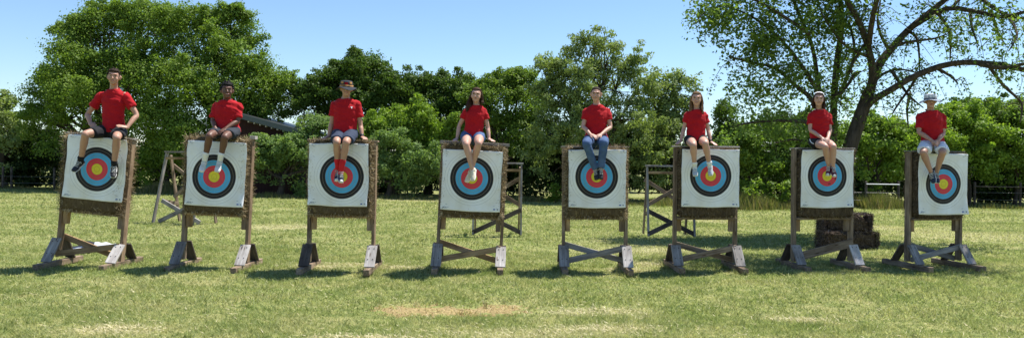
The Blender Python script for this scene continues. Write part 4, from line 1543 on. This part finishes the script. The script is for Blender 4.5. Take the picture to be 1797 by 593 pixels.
def person(i, S):
    st = ST[i]
    d = st['d']
    s = S.get('s', 1.0)
    fem = S.get('fem', False)
    rnd = random.Random(100 + i)
    mt = st['m']
    seat = lambda px: (mt @ Vector(((P(px, 250, d).x - mt.translation.x), 0, st['H']))).z
    th = {'thin': .01, 'thick': .03, 'pale': .01, 'dark': .01, '': 0.0}[st['top']]

    def J(key, dd):
        x, y = S[key]
        return P(x, y, d + dd)
    hd = J('head', .07)
    hl, hr = J('hips', .12) if False else None, None
    (xl, yl), (xr, yr) = S['hipl'], S['hipr']
    sz = seat((xl + xr) / 2) + th
    hipl, hipr = P(xl, yl, d + .11), P(xr, yr, d + .11)
    hipl.z = hipr.z = sz + .105 * s
    hc = (hipl + hipr) / 2
    # hip joints no wider apart than the pelvis
    wv = min(.105 * s, (hipr - hipl).length / 2)
    hipl, hipr = hc + Vector((-wv, 0, -.01)), hc + Vector((wv, 0, -.01))
    neck = J('neck', .12)
    shl, shr = J('shl', .13), J('shr', .13)
    shl.z -= .035 * s
    shr.z -= .035 * s
    shl.x += .018
    shr.x -= .018
    lap = S['arms'] == 'lap'
    ed = (.06 if lap else .14)
    ell, elr = J('ell', S.get('edl', ed)), J('elr', S.get('edr', ed))
    wd_, hd_ = (-.13, -.19) if lap else (.06, -.02)
    wl, wr = J('wl', S.get('wdl', wd_)), J('wr', S.get('wdr', wd_))
    handl, handr = J('handl', S.get('hdl', hd_)), J('handr', S.get('hdr', hd_))
    if not lap:
        for q in (wl, wr):
            q.z = max(q.z, sz + .045)
        for q in (handl, handr):
            q.z = max(sz + .022, min(q.z, sz + .03))
    kl, kr = J('kl', -.30), J('kr', -.30)
    for k_ in (kl, kr):
        k_.z = max(k_.z - .02, sz - .045)
    al, ar = J('al', S.get('adl', -.17)), J('ar', S.get('adr', -.17))
    tl, tr_ = J('tl', S.get('tdl', -.36)), J('tr', S.get('tdr', -.36))
    org = hc.copy()
    org.z = sz
    X = (1, 0, 0)
    sk = M[S['skin']]
    g = 0.9 if fem else 1.0

    body = Shell()
    up = neck - hc
    T = lambda t, dx=0, dy=0: hc + up * t + Vector((dx, dy, 0))
    if fem:
        tr = [(.150, .115), (.124, .098), (.128, .098), (.145, .106), (.132, .074), (.060, .052)]
    else:
        tr = [(.150, .110), (.138, .100), (.145, .100), (.164, .106), (.156, .078), (.070, .056)]
    tr = [(a * s * S.get('wide', 1), b_ * s * S.get('wide', 1)) for a, b_ in tr]
    body.tube([T(-.04), T(.2), T(.42), T(.68), T(.88), T(1.0)], tr, ref=X, n=20)
    # head frame
    yaw, pitch, roll = S.get('turn', (0, 0, 0))
    Rh = (Matrix.Rotation(R(yaw), 3, 'Z') @ Matrix.Rotation(R(pitch), 3, 'X') @ Matrix.Rotation(R(roll), 3, 'Y')).to_4x4()
    hs = S.get('hs', 1.0) * (0.95 if fem else 1.0)
    yaw0 = -math.atan2(hd.x, hd.y) * .85
    Rh = Matrix.Rotation(yaw0, 4, 'Z') @ Rh
    HM = Matrix.Translation(hd) @ Rh @ Matrix.Diagonal((hs * 1.07, hs * 1.02, hs * 1.02, 1))

    def addh(sh, part):
        b0 = len(sh.v)
        sh.v.extend([tuple(HM @ Vector(q)) for q in part.v])
        sh.f.extend([tuple(b0 + a for a in f_) for f_ in part.f])
    hp = Shell()
    hp.ball((0, .004, .016), (.073, .092, .098), n=20)
    hp.ball((0, -.022, -.045), (.055, .062, .066), n=16)
    hp.ball((0, -.052, -.088), (.026, .024, .022))           # chin
    hp.ball((-.038, -.058, -.03), (.024, .022, .03))
    hp.ball((.038, -.058, -.03), (.024, .022, .03))          # cheeks
    hp.tube([(0, -.080, .018), (0, -.098, -.008), (0, -.106, -.024)], [.009, .011, .014], n=10)   # nose
    hp.ball((-.011, -.094, -.028), (.009, .009, .008), n=10)
    hp.ball((.011, -.094, -.028), (.009, .009, .008), n=10)
    hp.tube([(-.045, -.074, .030), (-.02, -.086, .036), (0, -.086, .033), (.02, -.086, .036), (.045, -.074, .030)], [.007, .009, .008, .009, .007], n=8)   # brow
    for sg in (-1, 1):
        hp.tube([(sg * .074, .012, .024), (sg * .083, .018, .006), (sg * .075, .008, -.026)], [(.010, .018), (.011, .02), (.008, .012)], n=10)
    addh(body, hp)
    jaw = HM @ Vector((0, .022, -.06))
    body.tube([T(.93, 0, .01), neck.lerp(jaw, .45), jaw], [(.064 * g * s, .062 * g * s), (.053 * g, .053 * g), (.052 * g, .054 * g)], ref=X, n=16)

    def arm(sh, e, w_, hh, side):
        body.tube([sh.lerp(hc + up * .85, .35), sh, sh.lerp(e, .5), e, e.lerp(w_, .35), w_],
                  [.04 * g * s, .044 * g * s, .043 * g * s, .036 * g * s, .038 * g * s, (.026 * g, .024 * g)], n=14)
        body.ball(sh - Vector((0, 0, .006)), .046 * g * s)
        dr = (hh - w_).normalized()
        n_ = Vector(S.get('nrm', (0, -.55, .83) if lap else (0, -.1, 1)))
        n_ = (n_ - dr * n_.dot(dr)).normalized()
        sd_ = dr.cross(n_).normalized() * side            # towards the thumb
        q = .95 * g
        pe = w_ + dr * .088 * q
        body.tube([w_ - dr * .01, w_ + dr * .04 * q, pe], [(.026 * g, .020), (.038 * q, .017), (.040 * q, .013)], ref=sd_, n=14)
        curl = S.get('curl', .5 if lap else .15)
        for k, L in enumerate((.070, .080, .074, .058)):
            o = (.0285 - k * .019) * q
            a0 = pe + sd_ * o - dr * .008
            sp = (dr + sd_ * (1.5 - k) * .07).normalized()
            d1 = (sp - n_ * curl * .45).normalized()
            d2 = (sp - n_ * curl * 1.5).normalized()
            L *= q
            body.tube([a0, a0 + d1 * L * .45, a0 + d1 * L * .45 + d2 * L * .30, a0 + d1 * L * .45 + d2 * L * .55],
                      [.0088, .0084, .0078, .0068], n=8, sub=2)
        tb = w_ + dr * .022 + sd_ * .024 * q
        t1 = tb + (dr * .7 + sd_ * .75 - n_ * .2).normalized() * .035 * q
        t2 = t1 + (dr * 1.0 + sd_ * .2 - n_ * .25).normalized() * .032 * q
        body.tube([tb, t1, t2], [.013, .0105, .0085], n=8, sub=2)
    arm(shl, ell, wl, handl, 1 if not S.get('flipl') else -1)
    arm(shr, elr, wr, handr, -1 if not S.get('flipr') else 1)

    def leg(h, k, a, t):
        tw = S.get('thigh', 1.0)
        body.tube([h, h.lerp(k, .5), k.lerp(h, .08)], [.083 * s * tw, .074 * s * tw, .056 * s * tw], n=16)
        body.ball(k + Vector((0, .012, -.008)), (.054 * s, .054 * s, .056 * s))
        back = Vector((0, .016, 0))
        body.tube([k + Vector((0, .01, -.01)), k.lerp(a, .3) + back, k.lerp(a, .6) + back * .6, a],
                  [.050 * s * tw, .054 * s * tw, .043 * s, .031 * s], n=14)
        f_ = (t - a).normalized()
        sh_ = (a - k).normalized()
        b_ = (sh_ - f_ * sh_.dot(f_)).normalized()
        body.tube([a, a + b_ * .03 + f_ * .02, a + f_ * .10 + b_ * .052], [.031 * s, .028 * s, .014 * s], n=10)
        return f_, b_
    fl = leg(hipl, kl, al, tl)
    fr = leg(hipr, kr, ar, tr_)
    me = body.fused('person', 0.0065, 3, origin=org)
    root = link_mesh('person', me, sk, None, True)
    root.location = org
    tag(root, S['label'], 'person', 'people sitting on top of the archery stands')

    def child(name, me, mat, par=root, smooth=True):
        o = link_mesh(name, me, mat, par, smooth)
        return o

    # ---- shirt
    sh = Shell()
    e_ = S.get('loose', .016)
    rr = [(a + e_ + x, b_ + e_ + y) for (a, b_), x, y in zip(tr, (.018, .012, .008, .004, .0, .018), (.022, .016, .010, .006, .008, .016))]
    sh.tube([T(-.05 + S.get('hem', 0)), T(.2), T(.42), T(.68), T(.88), T(1.0)], rr, ref=X, n=24, caps=(False, False))
    sl = S.get('sleeve', .62)
    for a, e in ((shl, ell), (shr, elr)):
        sh.tube([a.lerp(hc + up * .80, .55), a + Vector((0, 0, -.013)), a.lerp(e, sl * .5), a.lerp(e, sl)],
                [.060 * s, .062 * s * g, .060 * s * g + .002, (.062 * s * g + .006, .056 * s * g + .004)], n=16, caps=(True, False))
    smesh = sh.fused('shirt', 0.009, 2, .015, 7, seed=i * 3 + 1, origin=org)
    so_ = child('shirt', smesh, M['shirt'])
    bvh = BVHTree.FromPolygons([v.co for v in smesh.vertices], [p.vertices for p in smesh.polygons])
    # collar ring
    cs = Shell()
    nn = 20
    pts = [neck + Vector((math.cos(2 * math.pi * k / nn) * .074 * g * s, math.sin(2 * math.pi * k / nn) * .072 * g * s, .008 + math.sin(2 * math.pi * k / nn) * .024)) - org for k in range(nn + 1)]
    cs.tube(pts, [.008] * (nn + 1), n=6, sub=1)
    child('collar', cs.mesh('collar'), M['collar'], so_)

    def ribbon(name, pix, wpx, mat, par):
        vs, fs = [], []
        for (x, y, x2, y2) in pix:
            for (xx, yy) in ((x, y), (x2, y2)):
                o = Vector((0, 0, CAMH))
                dr = (P(xx, yy, d) - o).normalized()
                hit = bvh.ray_cast(o - org, dr)
                if hit[0] is None:
                    return
                vs.append(tuple(hit[0] + hit[1] * .004))
        for k in range(len(pix) - 1):
            fs.append((2 * k, 2 * k + 1, 2 * k + 3, 2 * k + 2))
        me = bpy.data.meshes.new(name)
        me.from_pydata(vs, [], fs)
        link_mesh(name, me, mat, par)
    for (nm, pix, mat) in S.get('marks', []):
        ribbon(nm, pix, 0, M[mat], so_)

    # ---- shorts / jeans
    tl_ = S['shorts'][1]
    so2 = Shell()
    pw = S.get('wide', 1)
    so2.tube([T(.14), T(.02), T(-.10)], [(.155 * s * pw, .122 * s), (.170 * s * pw, .135 * s), (.155 * s * pw, .12 * s)], ref=X, n=20)
    jeans = tl_ > 1
    for h, k, a in ((hipl, kl, al), (hipr, kr, ar)):
        tw = S.get('thigh', 1.0)
        if jeans:
            so2.tube([h, h.lerp(k, .5), k.lerp(h, .08)], [.094 * s * tw, .086 * s * tw, .070 * s * tw], n=16)
            so2.ball(k + Vector((0, .010, -.006)), .068 * s)
            so2.tube([k, k.lerp(a, .3) + Vector((0, .01, 0)), k.lerp(a, .6) + Vector((0, .008, 0)), k.lerp(a, .97)], [.064 * s, .064 * s, .057 * s, .054 * s], n=14, caps=(True, False))
        else:
            lo = S.get('baggy', .016)
            so2.tube([h, h.lerp(k, tl_ * .6) + Vector((0, 0, .002)), h.lerp(k, tl_) + Vector((0, 0, .0))],
                     [.096 * s * tw, (.080 * s * tw + lo * .7, .080 * s * tw + lo * .25), (.070 * s * tw + lo, .070 * s * tw + lo * .15)], n=18, caps=(True, False))
    smm = so2.fused('shorts', 0.009, 2, .008, 8, seed=i * 5 + 2, origin=org)
    sho = child('jeans' if jeans else 'shorts', smm, M[S['shorts'][0]])
    if S.get('side_stripe'):
        q = [(hipl + Vector((-.100 * s, -.05, .04)) - org), (hipl.lerp(kl, tl_ * .5) + Vector((-.095 * s, 0, .01)) - org), (hipl.lerp(kl, tl_ * .98) + Vector((-.088 * s, 0, -.0)) - org)]
        tube_mesh('side_stripe', [(q, [.007, .008, .008])], M['white_cloth'], sho, n=8)

    # ---- socks and shoes
    for (k, a, (f_, b_)) in ((kl, al, fl), (kr, ar, fr)):
        sd_ = f_.cross(b_).normalized()
        if 'sock' in S:
            mat, top = S['sock']
            c = Shell().tube([k.lerp(a, top), k.lerp(a, (top + 1) / 2), a + b_ * .01, a + b_ * .03 + f_ * .03],
                             [.047 * s, .041 * s, .038 * s, .038 * s], n=12)
            child('sock', c.fused('sock', .006, 1, .003, 20, seed=3, origin=org), M[mat])
        um, sm_, lm = S['shoe']
        z = s * .98
        heel = a - f_ * .045 * z + b_ * .048 * z
        c = Shell()
        c.tube([heel, a + f_ * .03 * z + b_ * .042 * z, a + f_ * .095 * z + b_ * .052 * z, a + f_ * .160 * z + b_ * .060 * z],
               [(.033 * z, .030 * z), (.036 * z, .036 * z), (.043 * z, .026 * z), (.036 * z, .018 * z)], ref=sd_, n=16)
        c.tube([a - b_ * .012 * z - f_ * .005, a + b_ * .035 * z], [.038 * z, .040 * z], n=14, caps=(False, True))
        c.tube([a + f_ * .028 * z + b_ * .005, a + f_ * .075 * z + b_ * .030 * z], [(.024 * z, .014), (.026 * z, .014)], ref=sd_, n=10)
        so_m = c.fused('shoe', .006, 2, .0015, 30, seed=4, origin=org)
        shoe = child('shoe', so_m, M[um])
        c = Shell()
        c.tube([heel + b_ * .024 * z - f_ * .004, a + f_ * .03 * z + b_ * .074 * z, a + f_ * .10 * z + b_ * .075 * z, a + f_ * .168 * z + b_ * .072 * z],
               [(.038 * z, .011), (.037 * z, .010), (.048 * z, .010), (.038 * z, .010)], ref=sd_, n=14)
        child('sole', c.fused('sole', .005, 1, origin=org), M[sm_], shoe)
        segs = []
        for q in range(4):
            c0 = a + f_ * (.040 + q * .020) * z + b_ * (.002 + q * .0085) * z - b_ * .006
            segs.append(([c0 + sd_ * .022 - org, c0 - b_ * .004 - org, c0 - sd_ * .022 + f_ * .008 - org], [.0032, .0034, .0032]))
        c0 = a + f_ * .034 * z - b_ * .010
        segs.append(([c0 - org, c0 + sd_ * .028 - f_ * .006 - b_ * .004 - org, c0 + sd_ * .034 + b_ * .02 - org], [.003, .003, .0025]))
        segs.append(([c0 - org, c0 - sd_ * .026 - f_ * .004 - b_ * .004 - org, c0 - sd_ * .036 + b_ * .022 - org], [.003, .003, .0025]))
        tube_mesh('laces', segs, M[lm], shoe, n=6)
        if S.get('toecap'):
            c = Shell().ball(a + f_ * .158 * z + b_ * .058 * z, (.030 * z, .030 * z, .026 * z))
            child('toe_cap', c.fused('toe_cap', .006, 1, origin=org), M['sole_white'], shoe)
        if S.get('swoosh'):
            segs = []
            for sg in (-1, 1):
                o1 = a + sd_ * sg * .040 * z + b_ * .045 * z
                segs.append(([o1 - f_ * .02 - org, o1 + f_ * .03 + b_ * .012 - org, o1 + f_ * .09 - b_ * .004 - org], [.003, .006, .003]))
            tube_mesh('side_flash', segs, M['sole_white'], shoe, n=6)

    # ---- face
    def hv(p):
        return HM @ Vector(p) - org
    for sg in (-1, 1):
        c = Shell().ball((0, 0, 0), (.0135, .008, .0065), n=12)
        me = c.mesh('eye')
        me.transform(Matrix.Translation(hv((sg * .030, -.0795, .014))) @ Rh @ Matrix.Scale(hs, 4))
        eye = link_mesh('eye', me, M['eye_white'], root, True)
        c = Shell().ball((0, 0, 0), (.0062, .005, .0062), n=10)
        me = c.mesh('iris')
        me.transform(Matrix.Translation(hv((sg * .030, -.0855, .014))) @ Rh @ Matrix.Scale(hs, 4))
        link_mesh('iris', me, M['eye_dark'], eye, True)
        tube_mesh('eyebrow', [([hv((sg * .014, -.0935, .030)), hv((sg * .031, -.0925, .037)), hv((sg * .050, -.079, .031))], [.0032, .004, .0025])], M[S['hair'][0]], root, n=6)
        if fem:
            tube_mesh('eyelashes', [([hv((sg * .017, -.0885, .019)), hv((sg * .030, -.0925, .022)), hv((sg * .044, -.083, .018))], [.0015, .002, .0015])], M['eye_dark'], root, n=6)
    lip = tube_mesh('lips', [([hv((-.025, -.081, -.052)), hv((0, -.0895, -.0585)), hv((.025, -.081, -.052))], [.0035, .0055, .0035]),
                             ([hv((-.024, -.081, -.050)), hv((0, -.092, -.0495)), hv((.024, -.081, -.050))], [.0025, .004, .0025])], M['lips'], root, n=8)
    if S.get('smile', True):
        tube_mesh('teeth', [([hv((-.017, -.0865, -.0525)), hv((0, -.0915, -.0545)), hv((.017, -.0865, -.0525))], [.002, .0032, .002])], M['teeth'], root, n=8)

    # ---- hair
    hm, style = S['hair']
    c = Shell()
    hp = Shell()
    rdn = np.random.default_rng(50 + i)
    if style != 'hat':
        hp.ball((0, .020, .030), (.0795, .088, .088), n=20)
        if style != 'pulled':
            hp.ball((0, -.010 if style in ('short', 'curly') else .006, .084), (.066, .076, .036), n=18)
        else:
            hp.ball((0, .011, .064), (.071, .080, .053), n=18)
    else:
        hp.ball((0, .022, .016), (.0795, .084, .07), n=20)
    def lock(p, q, r_, r0=.012, r1=.005):
        hp.tube([p, q, r_], [r0, r0 * .85, r1], n=6, sub=2)
    nl = {'short': 150, 'curly': 210, 'hat': 60, 'pulled': 50, 'long_one': 120, 'long_two': 130, 'bob': 120}[style]
    for k in range(nl):
        az = rdn.random() * 2 * np.pi
        el = rdn.random() ** .8 * np.pi / 2
        x, y, z = math.cos(az) * math.cos(el), math.sin(az) * math.cos(el), math.sin(el)
        front = y < -.45
        if style in ('hat', 'pulled') and (y < -.1):
            continue
        if front and (z < .70 or style.startswith('long') or style == 'bob'):
            continue
        p = Vector((x * .074, y * .088 + .006, z * .098 + .018))
        nv_ = Vector((x, y, z))
        if style in ('short', 'curly'):
            ln_ = .020 if style == 'short' else .026
            tg = Vector((rdn.normal() * .6, rdn.normal() * .6, rdn.normal() * .4 - .1))
            q = p + nv_ * ln_ * .6 + tg * .01
            r_ = p + nv_ * ln_ * (1.0 if style == 'curly' else .7) + tg * .02
            lock(p, q, r_, .010, .004)
        else:
            q = p + nv_ * .010 + Vector((0, .012, -.02))
            r_ = p + nv_ * .006 + Vector((0, .015, -.05))
            lock(p, q, r_, .010, .005)
    if style == 'bob' or style == 'long_two' or style == 'long_one':
        Ld = {'bob': -.155, 'long_two': -.25, 'long_one': -.27}[style]
        for k in range(64):
            a_ = rdn.uniform(-.25, math.pi + .25)
            x, y = math.cos(a_), math.sin(a_)
            # y>0 is the back of the head; ends fall on shoulders or down the back
            p0 = Vector((x * .066, y * .07 + .01, .06))
            p1 = Vector((x * .084, y * .086 + .014, 0.0))
            p2 = Vector((x * .088 + rdn.normal() * .006, y * .075 + .02, -.075))
            e = Vector((x * .092 + rdn.normal() * .012, y * .06 + .02 + (-.05 if abs(x) > .75 else .02), Ld * rdn.uniform(.75, 1.0)))
            if style == 'long_one' and x > 0:
                e.z = -.12
                e.y += .02
            if style == 'long_one' and x < -.2:
                e.x -= .022
                p2.x -= .012
                e.y -= .05
            hp.tube([p0, p1, p2, (p2 + e) / 2 + Vector((rdn.normal() * .008, rdn.normal() * .006, 0)), e], [.012, .013, .013, .012, .004], n=6, sub=2)
    if style == 'pulled':
        hp.ball((0, .105, .03), (.03, .028, .03))
    addh(c, hp)
    child('hair', c.fused('hair', .0055, 1, .002, 40, seed=i, origin=org), M[hm])
    if S.get('headband'):
        pts = []
        for k in range(15):
            a_ = math.pi * k / 14
            pts.append(hv((math.cos(a_) * .083, -.014 + .014 * math.sin(a_), .026 + math.sin(a_) * .098)))
        c = Shell().tube(pts, [(.006, .022)] * 15, ref=(0, 0, 1), n=10, sub=1)
        c2 = Shell()
        c2.ball((0, .028, .072), (.080, .080, .060), n=20)
        c3 = Shell()
        addh(c3, c2)
        child('headscarf', c3.fused('headscarf', .006, 1, .002, 30, seed=9, origin=org), M['white_cloth'])
    if 'hat' in S:
        hk = S['hat']
        nn = 28
        prof_c = [(.0905, .026), (.090, .05), (.088, .075), (.083, .098), (.074, .112), (.05, .119), (.001, .121)]
        kb = hk[4]
        prof_b = [(.088, .034), (.098, .026), (.122, .012), (.142, -.002), (.146, -.006), (.142, -.007), (.120, .004), (.096, .018), (.086, .028)]
        def lathe(pf, nm, mat, par, sx=1.0, wob_=0.0):
            vs, fs = [], []
            for (r_, z_) in pf:
                for k in range(nn):
                    a_ = 2 * math.pi * k / nn
                    zz = z_ + wob_ * math.sin(a_ * 3 + i) * max(0, r_ - .09) * 6 * .1
                    vs.append(tuple(hv((r_ * math.cos(a_) * .98, r_ * math.sin(a_) * 1.10 + .006, zz - .002))))
            for j in range(len(pf) - 1):
                for k in range(nn):
                    fs.append((j * nn + k, j * nn + (k + 1) % nn, (j + 1) * nn + (k + 1) % nn, (j + 1) * nn + k))
            me = bpy.data.meshes.new(nm)
            me.from_pydata(vs, [], fs)
            return link_mesh(nm, me, mat, par, True)
        hat = lathe(prof_c, 'hat', M[hk[0]], root)
        lathe([(r_ if r_ < .1 else .097 + (r_ - .097) * kb, z_) for r_, z_ in prof_b], 'brim', M[hk[1]], hat, wob_=.6)
        lathe([(.0935, .030), (.0935, .052), (.0915, .053), (.0915, .029)], 'hat_band', M[hk[2]], hat)
        if hk[3]:
            for (a0, a1, z0, z1, mat) in hk[3]:
                vs, fs = [], []
                for k in range(7):
                    a_ = R(a0 + (a1 - a0) * k / 6)
                    for z_ in (z0, z1):
                        r_ = .0945 - max(0, z_ - .07) * .17
                        vs.append(tuple(hv((r_ * math.cos(a_) * .98, r_ * math.sin(a_) * 1.10 + .006, z_ - .002))))
                for k in range(6):
                    fs.append((2 * k, 2 * k + 2, 2 * k + 3, 2 * k + 1))
                me = bpy.data.meshes.new('hat_patch')
                me.from_pydata(vs, [], fs)
                link_mesh('hat_patch', me, M[mat], hat)
    for (e, w_, t, mat, r_) in [(ell if b0[0] == 'l' else elr, wl if b0[0] == 'l' else wr, b0[1], b0[2], b0[3]) for b0 in S.get('bands', [])]:
        c0 = e.lerp(w_, t) - org
        dr = (w_ - e).normalized()
        tube_mesh('wristband', [([c0 - dr * r_, c0 + dr * r_], [.0335 * g, .0325 * g])], M[mat], root, n=12)
    return root


PEOPLE = [
    dict(label='boy in red shirt and black shorts sitting upright with a hand on each thigh', skin='skin_light', s=1.0, wide=.90, arms='lap', hair=('hair_dark', 'short'),
         head=(200, 136), neck=(199.7, 158), shl=(177, 163), shr=(222, 163), ell=(154, 201), elr=(239.5, 202), wl=(158, 216), wr=(223, 224), handl=(165, 222), handr=(211, 221),
         hipl=(187, 222), hipr=(211, 222), kl=(149, 233), kr=(204, 239), al=(141, 283), ar=(200, 291), tl=(122, 300), tr=(198, 315), edl=.12, edr=.12, wdl=-.02, wdr=-.06, hdl=-.12, hdr=-.13,
         nrm=(0, -.6, .8), curl=.3, shorts=('black_cloth', .72), baggy=.026, shoe=('shoe_black', 'sole_white', 'sole_white'), swoosh=True, turn=(-6, 0, 2), adl=-.17, adr=-.17, sock=('black_cloth', .88), flipr=True, flipl=True),
    dict(label='boy with curly black hair and white socks, hands between his knees', skin='skin_brown', s=.97, arms='lap', hair=('hair_black', 'curly'),
         head=(398.5, 160), neck=(398.7, 177), shl=(378, 181), shr=(421, 182), ell=(374, 212), elr=(417, 212), wl=(377.5, 225), wr=(396, 226), handl=(382, 236), handr=(385, 232),
         hipl=(387, 226), hipr=(411, 226), kl=(367, 236), kr=(394, 238), al=(359, 282), ar=(386, 282), tl=(350, 306), tr=(378, 306), sleeve=.80, loose=.026, wdl=-.10, wdr=-.12,
         shorts=('patterned_cloth', .66), baggy=.028, shoe=('shoe_white', 'sole_white', 'shoe_grey'), sock=('sock_white', .72), turn=(6, -3, 0), adl=-.16),
    dict(label='boy in navy shorts and dark patterned bucket hat, arms propped at his sides', skin='skin_light', s=.99, arms='prop', hair=('hair_dark', 'hat'),
         head=(608, 156), neck=(606.7, 174), shl=(586, 178), shr=(628, 178), ell=(582, 217), elr=(632.5, 220), wl=(577, 240), wr=(635, 243), handl=(570, 248), handr=(640, 249),
         hipl=(594, 237), hipr=(618, 237), kl=(590.5, 251), kr=(607, 250), al=(593, 298), ar=(598.5, 300), tl=(588, 321), tr=(602, 324), adl=-.13, adr=-.22, tdl=-.34, tdr=-.40,
         shorts=('navy_cloth', .80), baggy=.024, shoe=('shoe_navy', 'sole_white', 'sole_white'), sock=('sock_red', .66), toecap=True, turn=(0, 3, 1),
         hat=('patterned_cloth', 'patterned_cloth', 'tan_cloth', [(215, 245, .07, .10, 'tan_cloth'), (255, 285, .06, .09, 'collar'), (300, 325, .07, .10, 'tan_cloth')], 1.0),
         marks=[('shirt_emblem', [(615, 187.5, 619, 187.5), (615.8, 189, 618.2, 189), (616.7, 191, 617.4, 191)], 'white_cloth')], bands=[('r', .45, 'collar', .004), ('r', .92, 'band_dark', .008)]),
    dict(label='girl in red shirt and denim shorts with long dark hair over one shoulder', skin='skin_fair', s=.92, fem=True, arms='prop', hair=('hair_brown', 'long_one'),
         head=(836, 167.5), neck=(836, 186), shl=(818, 191), shr=(851, 190.5), ell=(806, 221), elr=(856, 224), wl=(802, 246), wr=(858, 249), handl=(799, 253), handr=(865, 253),
         hipl=(819, 236), hipr=(841, 236), kl=(818, 251), kr=(840, 249), al=(829, 298), ar=(826, 301), tl=(825, 322), tr=(816, 320), adl=-.25, adr=-.14, tdl=-.42, tdr=-.25, sleeve=.52, loose=.012,
         shorts=('denim', .42), baggy=.016, shoe=('shoe_cream', 'sole_white', 'sole_white'), turn=(-8, 2, 4), thigh=1.06),
    dict(label='woman in red shirt and blue jeans with hair pulled back', skin='skin_fair', s=.94, fem=True, wide=1.13, arms='lap', hair=('hair_dark', 'pulled'),
         head=(1046, 166), neck=(1047, 185), shl=(1028, 190), shr=(1067, 190), ell=(1023.5, 222), elr=(1071, 223), wl=(1036, 236), wr=(1055, 236), handl=(1045, 239.5), handr=(1046, 240.5),
         hipl=(1035, 240), hipr=(1057, 240), kl=(1029.5, 250), kr=(1060, 249), al=(1045, 297), ar=(1054.5, 295), tl=(1044, 320), tr=(1058, 318), sleeve=.58, loose=.014, adl=-.16, adr=-.20,
         shorts=('denim', 2), shoe=('shoe_black', 'sole_dark', 'sole_white'), turn=(-5, 5, 2), thigh=1.05, marks=[('shirt_emblem', [(1052, 201, 1054, 201), (1051.5, 203, 1054.5, 203), (1052.5, 205, 1054, 205)], 'collar')]),
    dict(label='girl in black shorts with long light brown hair and grey sneakers', skin='skin_fair', s=.92, fem=True, arms='prop', hair=('hair_lightbrown', 'long_two'),
         head=(1222.5, 174), neck=(1222.5, 193), shl=(1205, 197), shr=(1238, 197), ell=(1200, 226), elr=(1242.5, 228), wl=(1195, 247), wr=(1247, 249), handl=(1188, 254), handr=(1255, 253),
         hipl=(1210.5, 239), hipr=(1232, 239), kl=(1217, 252), kr=(1238, 249), al=(1219, 291), ar=(1245.5, 290), tl=(1221, 314), tr=(1246, 314), sleeve=.55, loose=.014,
         shorts=('black_cloth', .36), baggy=.014, shoe=('shoe_grey', 'sole_white', 'sole_white'), sock=('sock_white', .90), turn=(-3, 4, 0), bands=[('r', .93, 'band_dark', .004)], thigh=1.05),
    dict(label='girl in red shirt and black shorts with a white headscarf over brown hair', skin='skin_fair', s=.92, fem=True, arms='lap', hair=('hair_brown', 'bob'), headband=True,
         head=(1437, 175), neck=(1438, 193), shl=(1421, 197.5), shr=(1455, 198), ell=(1422, 228), elr=(1456.5, 229), wl=(1442, 242), wr=(1453, 242), handl=(1450, 247), handr=(1448, 248),
         hipl=(1429, 244), hipr=(1449, 244), kl=(1449, 255), kr=(1463, 255), al=(1454.5, 292), ar=(1462, 292), tl=(1448, 314), tr=(1468, 314), sleeve=.62, loose=.018, adl=-.14, adr=-.20,
         shorts=('black_cloth', .42), baggy=.016, shoe=('shoe_maroon', 'sole_white', 'sole_white'), turn=(0, 2, 2), toecap=True, side_stripe=True, thigh=1.0),
    dict(label='boy in red shirt, white shorts and white bucket hat', skin='skin_light', s=.99, arms='lap', hair=('hair_dark', 'hat'),
         head=(1633, 178), neck=(1633, 195), shl=(1613, 200), shr=(1654, 200), ell=(1613, 232), elr=(1655, 234), wl=(1634, 246), wr=(1647, 246), handl=(1643, 251), handr=(1638, 252),
         hipl=(1625, 253), hipr=(1648, 254), kl=(1621, 265), kr=(1655, 265), al=(1634, 302), ar=(1643.5, 303), tl=(1638, 330), tr=(1652, 325), sleeve=.74, loose=.022, adl=-.25, adr=-.15, tdl=-.38,
         shorts=('white_cloth', .84), baggy=.034, shoe=('shoe_navy', 'sole_white', 'sole_white'), turn=(4, 0, -2), smile=False, swoosh=True,
         hat=('white_cloth', 'hat_grey', 'hat_dark', [(a, a + 16, z, z + .014, 'hat_grey') for a in range(180, 360, 30) for z in (.062, .088)], 1.2), marks=[('shoulder_stripe', [(1613.5, 201, 1615, 201), (1609.5, 208, 1611.2, 208), (1607, 217, 1608.8, 217), (1605.5, 224, 1607.3, 224)], 'white_cloth')]),
]
for i, S in enumerate(PEOPLE):
    person(i, S)

bpy.data.scenes.remove(WORK)
